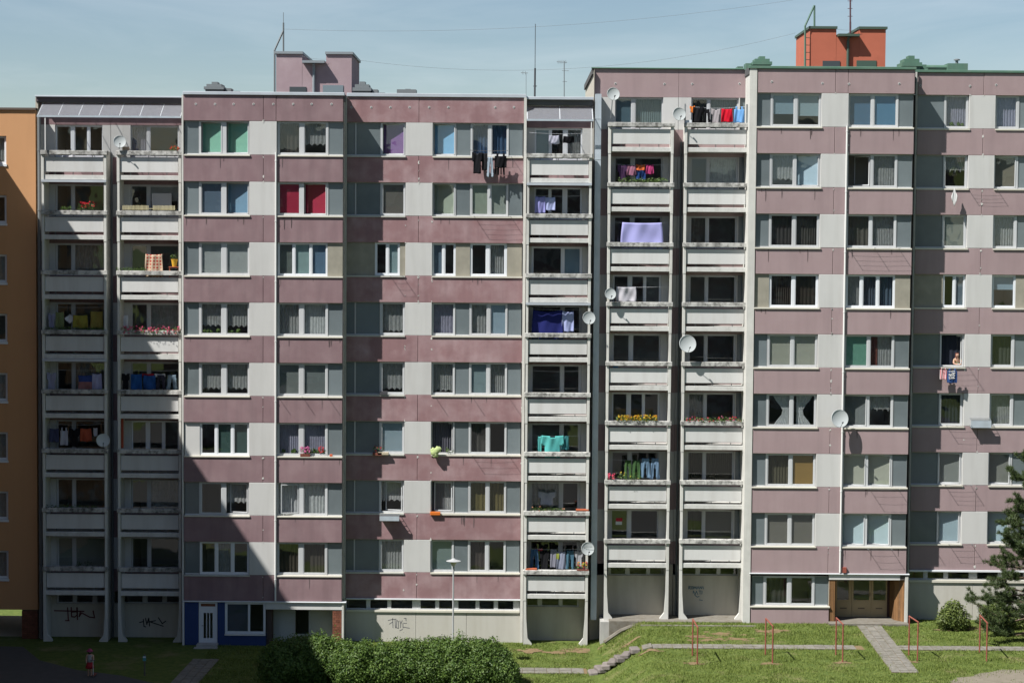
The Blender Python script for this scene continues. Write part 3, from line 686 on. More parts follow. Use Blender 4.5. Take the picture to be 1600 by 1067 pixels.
# stack A and B (left end of the left block)
topA = AZ(170, 153.5, YW); xm = AX(173, 240, YW)
a3 = (86, 160, [(88.5, 109.5), (116.5, 135), (140.5, 158.5)]); a2 = (86, 164, [(88.5, 109.5), (116, 160.5)])
rowsA = [('pvc', a3, [D, D, D]), ('old', a2, [D, D]), ('old', a2, [D, LC]), ('old', a2, [D, D]), ('old', a2, [D, S_]), ('old', a2, [D, D]), ('old', a2, [D, D]), ('old', a2, [G_((.28, .3, .28)), G_((.3, .32, .3))])]
b2 = (204, 279.5, [(205.5, 228), (234.5, 277)]); b3 = (204, 279.5, [(206, 226), (233, 251.5), (257, 276.5)])
rowsB = [('old', b2, [LI, D]), ('old', b2, [D, ('b', (.4, .4, .4), 0, .5)]), ('old', b2, [G_((.1, .11, .11)), G_((.1, .11, .11))]), ('old', b2, [D, LC]), ('old', b2, [D, D]), ('pvc', b3, [D, D, D]), ('old', b2, [D, S_]), ('old', b2, [D, D])]
wxa0, wxb1 = AX(57, 172, YW), xl - .102
lrow(blkL, SA, wxa0, xm - .006, 0, rowsA, 215, topA); lrow(blkL, SB, xm + .006, wxb1, 0, rowsB, 215, topA)
# stack C (right end of the left block)
c3a = (835.5, 910, [(838, 857.5), (862.5, 879.5), (887.5, 907.5)]); c2 = (832, 912, [(835.3, 878), (885, 907.5)])
rowsC = [('pvc', c3a, [G_((.14, .2, .24)), ('c', (.03, .03, .03)), S_]), ('pvc', c3a, [D, D, D]), ('pvc', (832, 912, [(835.3, 878), (884, 907.5)]), [D, G_((.25, .36, .45))]), ('old', c2, [DK, D]), ('old', c2, [D, D]), ('old', c2, [D, D]), ('old', c2, [LC, D]), ('old', c2, [D, D])]
xce = AX(928, 108, YW)
lrow(blkL, SC, AX(821, 240, YW), xce, 0, rowsC, 215, AZ(870, 155.5, YW), bm=M_MAUVE)
# stacks D and E (recess of the right block)
d2 = (961, 1036, [(962.8, 986), (993.5, 1034)]); d3 = (961, 1036, [(963, 983.5), (991, 1008), (1013, 1033)])
rowsD = [('old', d2, [('b', (.10, .16, .2)), ('c', (.15, .2, .21))]), ('old', d2, [D, D]), ('old', d2, [D, D]), ('pvc', d3, [D, D, G_((.12, .13, .13))]), ('old', d2, [D, D]), ('pvc', d3, [D, D, D]), ('old', d2, [D, D]), ('old', d2, [D, D])]
e2 = (1080, 1154, [(1082.5, 1104.5), (1110.5, 1151.5)], (1156, 1168))
rowsE = [('old', e2, [('c', (.02, .02, .02)), ('c', (.16, .2, .22))]), ('old', e2, [D, SW]), ('old', e2, [('c', (.16, .14, .12)), D]), ('old', e2, [D, D]), ('old', e2, [D, D]), ('old', e2, [S_, D]), ('old', e2, [('c', (.10, .09, .06)), ('c', (.11, .10, .07))]), ('old', e2, [('c', (.09, .085, .075)), ('b', (.13, .125, .105))])]
xde = AX(1059, 250, YW); topD = AZ(1050, 108.5, YW)
lrow(blkR, SD, xce + .02, xde - .006, 0, rowsD, 180, topD, bm=M_MAUVE2); lrow(blkR, SE, xde + .006, AX(1171, 200, YW), 0, rowsE, 180, topD, bm=M_MAUVE2)
anchor_marks(blkR, [(961.6, 131), (1038, 131.5), (1081.5, 131.5), (1155.5, 131)], YW)

# ------------------------------------------------------------------ ground floors behind the balconies
def strip_windows(bld, Y, ytop, ybot, panes, yref, xa, xb, sillx=None, post=M_FRAME):
    z0, z1 = AZ(panes[0][0], ybot, Y), AZ(panes[0][0], ytop, Y); X = lambda p: AX(p, yref, Y)
    fr = MB(); ed = [X(xa)] + [e for p in panes for e in (X(p[0]), X(p[1]))] + [X(xb)]
    for i in range(0, len(ed), 2):
        if ed[i + 1] > ed[i]: fr.box(ed[i], ed[i + 1], Y + .1, Y + .2, z0, z1, post)
    fr.box(ed[0], ed[-1], Y + .09, Y + .2, z0 - .05, z0 - .001, post); fr.box(ed[0], ed[-1], Y + .09, Y + .2, z1 + .001, z1 + .05, post)
    w = fr.build('cellar_window', bld)
    for p in panes:
        g = box('pane', X(p[0]), X(p[1]), Y + .14, Y + .146, z0, z1, M_GLASS, w); g.rotation_euler = (R_(random.uniform(-1.0, 1.6)), 0, R_(random.uniform(-1.1, 1.1)))
    make_room(w, ed[0], ed[-1], Y + .27, z0, z1, 1.6)
    return z0 - .05, z1 + .05
def base_wall(bld, xa, xb, joints, z0, z1, Y, m):
    xs = [xa] + joints + [xb]
    for a, b in zip(xs, xs[1:]): box('socle_panel', a + .006, b - .006, Y, Y + .26, z0, z1, m, bld, bev=.01)
    box('wall_core', xa + .02, xb - .02, Y + .262, Y + .32, z0, z1, M_CORE, bld)
zA = SA[2][7] - 1.36
a0, a1 = strip_windows(blkL, YW, 926.5, 940.5, [(91, 113), (119.5, 144), (151, 176)], 935, 88, 178)
base_wall(blkL, wxa0, xm - .006, [], -.3, a0 - .003, YW, M_BEIGE)
box('socle_panel', wxa0, AX(88, 935, YW) - .003, YW, YW + .26, a0, zA - .01, M_BEIGE, blkL)
b0, b1 = strip_windows(blkL, YW, 927, 940.5, [(194, 222), (230, 253), (260, 279)], 935, 190, 281)
base_wall(blkL, xm + .006, wxb1, [], -.3, b0 - .003, YW, M_BEIGE)
c0, c1 = strip_windows(blkL, YW, 930.5, 945.5, [(824, 840), (847, 873), (879, 902)], 935, 821, 904)
base_wall(blkL, AX(821, 950, YW), xce, [], -.3, c0 - .003, YW, M_BEIGE)
box('socle_panel', AX(904, 935, YW) + .004, xce, YW, YW + .26, c0, SC[2][7] - 1.37, M_BEIGE, blkL)
for s_, pan, xa, xb, b_ in ((SD, [(954.6, 977), (984, 1010), (1016, 1037)], 950, 1040, 0), (SE, [(1061, 1087), (1094, 1120), (1126, 1153)], 1056, 1156, 1)):
    d0, d1 = strip_windows(blkR, YW, 884, 896.6, pan, 890, xa, xb)
    x0, x1 = (xce + .02, xde - .006) if b_ == 0 else (xde + .006, AX(1171, 200, YW))
    base_wall(blkR, x0, x1, [], HR - 1.6, d0 - .003, YW, M_BEIGE)
    box('socle_panel', AX(xb, 890, YW) + .004, x1, YW, YW + .26, d0, s_[2][7] - 1.37, M_BEIGE, blkR)
def leg(bld, xo, inner, z0, z1):
    """ground floor leg of a balcony stack: tapers upwards and flares at the foot towards the inside"""
    w = 0.12; s = inner
    pts = [(xo, z0), (xo + s * .42, z0), (xo + s * .40, z0 + .12), (xo + s * .2, z0 + .38), (xo + s * .135, z0 + 1.3), (xo + s * w, z1), (xo, z1)]
    if s < 0: pts = pts[::-1]
    MB().prism(pts, YB + .03, YB + .25, M_PILLAR).build('balcony_leg', bld)
for st, bld, gz in ((SA, blkL, 0), (SB, blkL, 0), (SC, blkL, 0), (SD, blkR, HR), (SE, blkR, HR)):
    zt = st[2][7] - 1.46
    leg(bld, st[0], 1, gz - .05, zt); leg(bld, st[1], -1, gz - .05, zt)
    for xx in (st[0] + .02, st[1] - .10): box('side_wall', xx, xx + .08, YB + .26, YW - .003, gz - .05, zt + .095, M_PILLAR, bld)  # ground floor side walls added to block sun patches behind the legs

# left bay ground floor: blue shop front, recessed white porch
M_BLUE = mat('blue_paint', (0.022, 0.045, 0.14), 0.75, 0.3, mottle=0.2)
zb_ = BOTL
box('drip_ledge', xl - .04, AX(541, 940, 0), -.07, .3, zb_ - .055, zb_ - .004, M_PVC, blkL, bev=.01)
zl = zb_ - .06
X0 = lambda p, y=960: AX(p, y, 0)
box('shop_wall', X0(288), X0(310), .04, .3, -.1, zl, M_BLUE, blkL); box('shop_wall', X0(339.5), X0(351), .04, .3, -.1, zl, M_BLUE, blkL)
zwb, zwt = AZ(380, 990, 0), zl - .02
box('shop_wall', X0(351), X0(415), .04, .3, -.1, zwb - .003, M_BLUE, blkL)
window(blkL, -.06, zwb, zwt, X0(351.3), X0(414.5), [(X0(355), X0(387)), (X0(390.5), X0(411))], [('b', (.08, .10, .13)), D], True)
box('window_sill', X0(351), X0(415), -.03, .1, zwb - .07, zwb - .004, M_WPIPE, blkL)
box('corner_strip', X0(285.2), X0(287.8), -.02, .3, -.1, zl, M_WPIPE, blkL)
def shop_door():
    zd0, zd1 = AZ(325, 1018, 0), zl; b = MB(); x0, x1 = X0(310.3), X0(339.2)
    ring(b, x0, x1, .06, .14, zd0 - .2, zd1, .09, M_PVC, .35)
    d = b.build('shop_door', blkL)
    b = MB(); zt = AZ(325, 950.5, 0); x0 += .09; x1 -= .09
    b.box(x0, x1, .08, .13, zt, zt + .09, M_PVC); b.box(x0, x0 + .13, .08, .13, zd0 + .15, zt, M_PVC); b.box(x1 - .13, x1, .08, .13, zd0 + .15, zt, M_PVC)
    za, zc = AZ(325, 997, 0), AZ(325, 957.5, 0)
    b.box(x0 + .13, x1 - .13, .08, .13, zd0 + .15, za, M_PVC); b.box(x0 + .13, x1 - .13, .08, .13, zc, zt, M_PVC)
    w3 = (x1 - x0 - .26) / 3
    for i in (1, 2): b.box(x0 + .13 + w3 * i - .02, x0 + .13 + w3 * i + .02, .085, .125, za, zc, M_PVC)
    b.build('door_leaf', d); box('pane', x0 + .13, x1 - .13, .10, .106, za, zc, M_GLASS, d)
    box('transom_panel', x0, x1, .10, .12, zt + .09, zd1 - .09, mat('brown_transom', (.16, .06, .03), .6, mottle=.5, mscale=9), d)
    b = MB(); b.tube([(x0 + .06, .075, (za + zc) / 2), (x0 + .06, .03, (za + zc) / 2), (x0 + .17, .03, (za + zc) / 2)], .012, M_DARKMETAL); b.build('door_handle', d)
    make_room(d, x0, x1, .3, za, zc, 1.5)
    b = MB(); b.box(X0(309), X0(341), -.45, .04, -.12, .12, M_CONC); b.box(X0(306.5), X0(343), -.85, -.45, -.12, .02, M_CONC); b.build('door_step', blkL)
shop_door()
# porch
PD = 1.1
zp = AZ(470, 952, 0)
box('porch_lintel', X0(414.8), X0(534), .02, .3, zp, zl, M_BPANEL, blkL)
M_WDOOR = mat('pale_door', (.40, .42, .41), .6, .3, mottle=.2)
XP = lambda p, y=970: AX(p, y, PD)
b = MB(); b.box(XP(418), XP(459), PD, PD + .1, 0, zp, M_WDOOR); b.box(XP(485), XP(521), PD, PD + .1, 0, zp, M_WDOOR); b.box(XP(459), XP(485), PD, PD + .1, 0, AZ(470, 990, PD), M_WDOOR)
b.box(XP(459.2), XP(461.5), PD - .02, PD + .08, AZ(470, 990, PD), zp, M_FRAME); b.box(XP(482.5), XP(484.8), PD - .02, PD + .08, AZ(470, 990, PD), zp, M_FRAME)
pd = b.build('porch_door', blkL); box('pane', XP(461.5), XP(482.5), PD + .04, PD + .046, AZ(470, 990, PD), zp, M_GLASS, pd); make_room(pd, XP(461), XP(483), PD + .2, AZ(470, 990, PD), zp, 1.5)
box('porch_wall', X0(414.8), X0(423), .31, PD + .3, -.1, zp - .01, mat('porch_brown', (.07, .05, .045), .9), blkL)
box('porch_ceiling', X0(414.8), X0(534), .31, PD + .3, zp + .02, zp + .1, M_BEIGE, blkL)
def bricks(bld, x0, x1, yf, yb, z0, z1, joint, side='front', bw=.13, bh=.065):
    core = box('brick_pier', x0 + .012, x1 - .012, yf + .012, yb, z0, z1, joint, bld)
    n = int((z1 - z0) / (bh + .012)); r = 0; cnt = 0
    while r < n:
        off = 0 if r % 2 == 0 else -bw / 2; x = x0 + off
        while x < x1 - .01:
            a, c = max(x0, x), min(x1, x + bw)
            if c - a > .03 and cnt < 290: box('brick', round(a, 3), round(c, 3), yf - random.choice((0, .004, .008)), yf + .05, z0 + r * (bh + .012), z0 + r * (bh + .012) + bh, M_BRICKC, core); cnt += 1
            x += bw + .012
        r += 1
    return core
bricks(blkL, X0(519.5), X0(533.5), .05, PD + .3, .0, zp - .003, mat('mortar', (.25, .22, .19), .95), bh=.10, bw=.16)
box('corner_strip', X0(534), X0(537), -.01, .3, -.1, zl, M_PILLAR, blkL)

# recessed front ground floor
XS = lambda p, y=945: AX(p, y, SET)
box('drip_ledge', XS(541), XS(818), SET - .08, SET + .3, BOTL2 - .06, BOTL2 - .004, M_PVC, blkL, bev=.01)
s0, s1 = strip_windows(blkL, SET, 937, 950, [(541.5, 572), (578.5, 605), (611, 644), (657, 680), (686, 707), (716, 743), (749, 771.5), (778, 802)], 945, 540, 812)
box('window_sill', XS(541), XS(812), SET - .07, SET + .1, s0 - .10, s0 - .004, M_SILL, blkL)
base_wall(blkL, XS(540), XS(818), [XS(650), XS(729)], -.3, s0 - .105, SET, M_SOCLE)

# right block: entrance and strip windows
zl2 = AZ(1360, 896, 0)
X0r = lambda p, y=930: AX(p, y, 0)
box('drip_ledge', AX(1171, 892, 0), X0r(1421, 895), -.07, .3, zl2 - .04, zl2 + .01, M_PVC, blkR, bev=.01)
zp2 = AZ(1350, 905.6, 0); PDR = 1.3
box('porch_lintel', X0r(1295), X0r(1406), .01, .3, zp2, zl2 - .045, M_BPANEL, blkR)
box('porch_ceiling', X0r(1295), X0r(1412), .31, PDR + .3, zp2 + .02, zp2 + .1, M_BEIGE, blkR)
M_WOOD = mat('varnished_board', (.20, .105, .045), .65, .25, mottle=.5, mscale=5, streak=.6, dirtc=(.07, .04, .02), vary=.35)
zfl = HR + .1
XD = lambda p, y=930: AX(p, y, PDR)
def boards(xa, ya, xb, yb_, z0, z1, n, name='wooden_board', top=None):
    dx, dy = (xb - xa) / n, (yb_ - ya) / n; L = math.hypot(dx, dy); ang = math.atan2(dy, dx)
    for i in range(n):
        cx, cy = xa + dx * (i + .5), ya + dy * (i + .5)
        o = box(name, -L / 2 + .006, L / 2 - .006, -.012, .012, z0, z1, M_WOOD, blkR)
        o.location = Vector((cx, cy, (z0 + z1) / 2)) - WL[blkR]; o.rotation_euler = (0, 0, ang)
boards(X0r(1295.6), .06, X0r(1305), .06, zfl - .1, zp2 - .003, 4)
boards(X0r(1305.2), .08, XD(1305.5), PDR, zfl - .1, zp2 - .003, 9)
boards(XD(1390), PDR, X0r(1391) + .3, .5, zfl - .1, zp2 - .003, 6)
boards(X0r(1391) + .3, .49, X0r(1413.5), .06, zfl - .1, zp2 - .003, 7)
box('porch_wall', X0r(1295), X0r(1304.5), .09, PDR + .3, zfl - .2, zp2 - .004, M_BEIGE, blkR)
M_TAN = mat('tan_door', (.36, .27, .15), .6, .3, mottle=.25, mscale=2.5)
zdm = AZ(1340, 937, PDR); zdt = zp2 + .02
for (a, c, pa, pc) in ((1305.6, 1330.4, 1308, 1326), (1330.8, 1361, 1333.5, 1358), (1361.4, 1386, 1364.5, 1384)):
    b = MB(); b.box(XD(a), XD(c), PDR, PDR + .06, zfl, zdm, M_TAN); b.box(XD(a), XD(pa), PDR, PDR + .06, zdm, zdt, M_TAN); b.box(XD(pc), XD(c), PDR, PDR + .06, zdm, zdt, M_TAN)
    b.box(XD(a) + .07, XD(c) - .07, PDR - .012, PDR + .01, zfl + .12, zdm - .08, M_TAN)
    d = b.build('entrance_door', blkR); box('pane', XD(pa), XD(pc), PDR + .02, PDR + .026, zdm, zdt, M_GLASS, d)
    box('kick_mark', XD((a + c) / 2) - .16, XD((a + c) / 2) + .16, PDR - .02, PDR - .013, zdm - .42, zdm - .36, mat('scuff', (.16, .12, .08), .8), d)
b = MB(); b.tube([(XD(1358.8), PDR - .01, zfl + 1.0), (XD(1358.8), PDR - .06, zfl + 1.0), (XD(1358.8), PDR - .06, zfl + 1.15), (XD(1358.8), PDR - .01, zfl + 1.15)], .012, M_DARKMETAL); b.build('door_handle', blkR)
box('porch_wall', XD(1386.2), XD(1391), PDR + .01, PDR + .2, zfl, zdt, mat('porch_redbrown', (.06, .028, .022), .8), blkR)
make_room(blkR, XD(1306), XD(1386), PDR + .25, zdm, zdt, 1.8)
b = MB(); b.box(X0r(1293, 972), X0r(1417, 972), -.55, PDR + .2, HR - .15, zfl, M_APRON); b.build('porch_floor', blkR)
b = MB(); b.box(X0r(1404, 905), X0r(1417, 905) - .12, .02, .28, zp2, zl2 - .045, M_CORE); b.build('lintel_end', blkR)
box('corner_pilaster', X0r(1413.8), X0r(1418.6), -.02, .3, HR - .1, zp2 + .16, M_PILLAR, blkR)
box('alarm_box', X0r(1316.5, 891), X0r(1322, 891), -.11, .0, AZ(1318, 894, 0), AZ(1318, 885.5, 0), mat('alarm_red', (.25, .07, .05), .5), blkR)
XT = lambda p, y=900: AX(p, y, SET)
box('drip_ledge', XT(1420), XT(1680), SET - .08, SET + .3, AZ(1480, 892, SET) - .03, AZ(1480, 890, SET), M_PVC, blkR, bev=.01)
r0, r1 = strip_windows(blkR, SET, 892.5, 903.5, [(1421, 1443.5), (1450, 1475), (1482, 1514.5), (1527.5, 1560), (1568, 1600), (1608, 1640)], 898, 1419, 1680)
box('window_sill', XT(1420), XT(1680), SET - .07, SET + .1, r0 - .12, r0 - .004, M_SILL, blkR)
base_wall(blkR, XT(1417), XT(1680), [XT(1520.7), XT(1625)], HR - .4, r0 - .125, SET, M_SOCLE)

# ------------------------------------------------------------------ joint between the blocks, pipes
XJ0, XJ1 = AX(925.4, 250, YW), AX(950, 250, YW)
box('end_wall', xce - .0, xce + .018, YW - .2, 13, -.4, AZ(928, 110, YW), M_BEIGE, blkR)
b = MB(); px0, px1 = AX(930.6, 150, 1.0), AX(939.8, 150, 1.0); zj0, zj1 = AZ(935, 968, 1.0), AZ(935, 147, 1.0)
b.box(px0, px1, 1.0, 1.75, zj0, zj1, M_GALV)
z = zj0 + .9
while z < zj1: b.box(px0 - .012, px1 + .012, .99, 1.74, z, z + .03, M_GALV); z += 1.9
b.build('joint_cover', blkL)
downpipe(blkR, 1064.5, 222, 960, YW - .08, .04, M_GREYMETAL)
downpipe(blkL, 174.5, 240, 1000, YW - .08, .045, M_GREYMETAL)
downpipe(blkL, 61, 182, 1005, SET, .08, M_GREYMETAL)

# ------------------------------------------------------------------ roofs
zrl = AZ(450, 144.4, 0)
XL0, XL3 = AX(57, 160, SET), AX(927.5, 160, SET)
def roof(bld, x0, x1, y0, z0, z1, mf, yback=12.5, name='roof'):
    box(name, x0 + .03, x1 - .03, y0 + .12, yback, z0 - .25, z1 - .05, M_BITUMEN, bld)
    box('roof_flashing', x0, x1, y0 - .075, y0 + .118, z0, z1, mf, bld, bev=.015)
roof(blkL, XL0 - .1, xl - .02, YW - .45, AZ(170, 153.5, YW), AZ(170, 150.2, YW - .45), M_ZINC)
box('facade_panel', XL0 - .08, xl - .105, YW - .36, YW - .002, AZ(170, 160, YW), AZ(170, 153.8, YW), mat('painted_shade_soffit', (.09, .075, .08), .9), blkL)  # strip under the roof edge, its shade painted in as a dark colour
roof(blkL, xl - .015, xr + .05, 0.0, TOPL, zrl, M_ZINC)
roof(blkL, xr + .055, AX(822.6, 150, SET), SET, TOPL2, AZ(650, 146.4, SET), M_ZINC)
roof(blkL, AX(822.7, 150, SET), XL3, YW - .5, AZ(870, 157.2, YW), AZ(870, 151.6, YW - .5), M_ZINC)
XR0 = xce
roof(blkR, XR0 - .12, AX(1169.5, 110, 0), YW - .02, topD, AZ(1050, 106.6, YW), M_GREENROOF)
roof(blkR, AX(1169.6, 110, 0), xR + .05, 0.0, TOPR, AZ(1300, 104.3, 0), M_GREENROOF)
roof(blkR, xR + .055, AX(1690, 110, SET), SET, TOPR2, AZ(1500, 110, SET), M_GREENROOF)
# backs of the blocks, so that they stand as solid buildings
for bld, x0, x1, zz0, zz1, m in ((blkL, XL0, XL3 - .5, -.5, TOPL - .3, M_WHITE), (blkR, XR0, AX(1690, 110, SET), -.5, TOPR - .3, M_WHITE)):
    box('rear_wall', x0, x1, 12.2, 12.45, zz0, zz1, m, bld)
box('end_wall', XL0 - .12, XL0 - .002, YW - .3, 12.3, -.5, AZ(170, 154, YW), M_BEIGE, blkL)
box('end_wall', AX(1690, 110, SET), AX(1690, 110, SET) + .2, SET, 12.3, 0, TOPR2 - .2, M_BEIGE, blkR)

def machine_room(bld, m, pl, pr, pn0, pn1, ytop, ynotch, ybase, capm, doors, yr=4.0, dep=4.9):
    X = lambda p: AX(p, ynotch, yr)
    x0, x1, n0, n1 = X(pl), X(pr), X(pn0), X(pn1); zt, zn, zb = AZ((pl + pr) / 2, ytop, yr), AZ((pl + pr) / 2, ynotch, yr), AZ((pl + pr) / 2, ybase, yr) - 1.2
    b = MB(); b.box(x0, n0, yr, yr + dep, zb, zt - .1, m); b.box(n1, x1, yr, yr + dep, zb, zt - .1, m); b.box(n0 + .003, n1 - .003, yr + .008, yr + dep - .1, zb, zn - .1, m)
    r = b.build('machine_room', bld)
    c = MB(); c.box(x0 - .07, n0 + .04, yr - .08, yr + dep + .07, zt - .098, zt + .02, capm); c.box(n1 - .04, x1 + .07, yr - .08, yr + dep + .07, zt - .098, zt + .02, capm)
    c.box(n0 + .045, n1 - .045, yr - .42, yr + dep - .1, zn - .098, zn + .02, capm); c.build('roof_cap', r)
    xm_ = (n0 + n1) / 2; b = MB(); b.tube([(xm_, yr - .3, zn - .1), (xm_, yr - .1, zn - .3), (xm_, yr - .1, zb)], .07, capm, 8); b.build('downpipe', r)
    for (a, c_, yt, mm) in doors: box('door', X(a), X(c_), yr - .03, yr + .03, zb, AZ(a, yt, yr), mm, r); 
    return r, x0, zt, x1
M_DGLASS = mat('dark_louvre', (.045, .055, .06), .5, .4)
machine_room(blkL, mat('pink_render', (.29, .215, .23), .9, mottle=.5, mscale=1.6, light=(.38, .3, .315), bump=.3), 431.5, 549.5, 472, 509.5, 81.8, 96.5, 146, mat('grey_cap', (.2, .225, .24), .5, mottle=.2), [(452.5, 478.5, 136, M_DGLASS), (504.5, 536.5, 133.5, mat('grey_shutter', (.15, .19, .21), .5))])
machine_room(blkR, mat('terracotta_render', (.36, .105, .062), .9, mottle=.2, mscale=1.4, bump=.25), 1266, 1384, 1306.8, 1342.8, 42.6, 55, 106, mat('green_cap', (.055, .085, .065), .5), [(1286, 1313, 95.5, M_DGLASS), (1339, 1370, 95, mat('green_shutter', (.05, .085, .065), .5))])
def lad(bld, px, y0, y1, yr, m):
    x = AX(px, y0, yr); z0, z1 = AZ(px, y1, yr), AZ(px, y0, yr); b = MB()
    b.tube([(x, yr, z0 - 1), (x, yr, z1)], .035, m)
    z = z0
    while z < z1: b.tube([(x, yr, z), (x + .28, yr + .1, z)], .014, m, 5); z += .35
    return b.build('wall_ladder', bld)
lad(blkR, 1258, 47, 105, 3.9, M_GREENROOF)
def roof_vent(bld, px0, px1, y0, y1, yr, m, side=1):
    x0, x1 = AX(px0, y1, yr), AX(px1, y1, yr); z0, z1 = AZ(px0, y1, yr) - .5, AZ(px0, y0, yr); h = z1 - z0; w = x1 - x0; hh = AZ(px0, y0, yr) - AZ(px0, y1, yr)
    b = MB(); zt = z1
    b.box(x0 + .06 * w, x1 - .06 * w, yr, yr + 1.2, z0, zt - hh * .78, m); b.box(x0, x1, yr - .12, yr + 1.3, zt - hh * .775, zt - hh * .5, m)
    b.box(x0 + .12 * w, x1 - .12 * w, yr - .04, yr + 1.1, zt - hh * .495, zt - hh * .24, m); b.box(x0 + .36 * w, x1 - .34 * w, yr + .1, yr + .8, zt - hh * .235, zt, m)
    xs = x1 if side > 0 else x0
    for i in range(3): b.box(xs + side * (i * .28 + .02), xs + side * (i * .28 + .29), yr + .3 + i, yr + 1.2 + i, z0, zt - hh * (.6 + .13 * i), m)
    return b.build('roof_vent', bld)
roof_vent(blkL, 319, 350, 128, 143.5, 3.0, M_GREYMETAL); roof_vent(blkL, 551, 580, 127.5, 147, 3.0, M_GREYMETAL)
roof_vent(blkR, 1176, 1206, 88, 105.5, 2.2, M_GREENROOF, -1); roof_vent(blkR, 1409, 1440, 87, 109, 2.5, M_GREENROOF)
b = MB(); b.box(AX(620, 143, 5), AX(650, 143, 5), 5, 6, AZ(630, 152, 5), AZ(630, 140, 5), M_GREYMETAL); b.box(AX(633, 143, 5), AX(641, 143, 5), 5.2, 5.8, AZ(630, 140, 5), AZ(630, 138.8, 5), M_GREYMETAL); b.build('roof_hatch', blkL)
b = MB(); zz = AZ(1470, 106, 4); b.tube([(AX(1441, 105, 4), 4, zz), (AX(1482, 105, 4), 4, zz)], .12, M_GREENROOF, 10); b.build('roof_duct', blkR)
b = MB(); b.box(AX(1478.5, 105, 4), AX(1509.5, 105, 4), 3.6, 4.6, AZ(1490, 116, 4), AZ(1490, 100.5, 4), M_GREENROOF); xq, zq = AX(1495, 100, 4), AZ(1495, 100.5, 4)
b.lathe([(.07, 0), (.07, .16), (.15, .17), (.15, .22), (.08, .25)], (xq, 4, zq), M_GREYMETAL, 10); b.build('roof_hatch', blkR)

# canopies of clear corrugated sheet over the top balconies
M_POLY = sheer_mat('clear_sheet', (0.5, 0.52, 0.56), 0.2)
def canopy(bld, pxa, pxb, y_hi, y_lo, n, y_up):
    yf = YB - .15; xa, xb = AX(pxa, y_lo, yf), AX(pxb, y_lo, yf); zh, zlw = AZ((pxa + pxb) / 2, y_hi, YW - .05), AZ((pxa + pxb) / 2, y_lo, yf)
    fr = MB(); fr.box(xa, xb, YW - .1, YW - .04, zh - .04, zh + .05, M_PVC); fr.box(xa, xb, yf - .02, yf + .03, zlw - .09, zlw, M_GALV)
    c = fr.build('canopy', bld)
    for i in range(n + 1):
        x = xa + .03 + (xb - xa - .06) * i / n; b = MB(); b.tube([(x, YW - .1, zh - .02), (x, yf, zlw - .03)], .022, M_PVC, 4); b.build('rafter', c)
        if i < n:
            x2 = xa + .03 + (xb - xa - .06) * (i + 1) / n; g = MB()
            for q in range(2):
                g.quad((x + .02, YW - .06, zh + .03 - q * .012), (x2 - .02, YW - .06, zh + .03 - q * .012), (x2 - .02, yf, zlw + .005 - q * .012), (x + .02, yf, zlw + .005 - q * .012), M_POLY)
            g.build('clear_sheet', c)
    for x in ((xb - .12,) if n < 4 else (xa + .36,)):
        b = MB(); b.box(x, x + .045, yf, yf + .045, AZ(100, y_up, YB), zlw - .09, M_WPIPE); b.build('canopy_post', c)
canopy(blkL, 57.5, 283, 160.5, 181, 7, 235)
canopy(blkL, 823, 927.5, 165, 186.5, 2, 240)
# zinc drip trim under some balcony slabs
for st, k in ((SA, 0), (SA, 3), (SC, 0), (SC, 2)):
    z = st[2][k] - 1.36; box('drip_trim', st[0] + .0, st[1] - .0, YB - .03, YB + .05, z - .12, z - .005, M_ZINC, blkL)

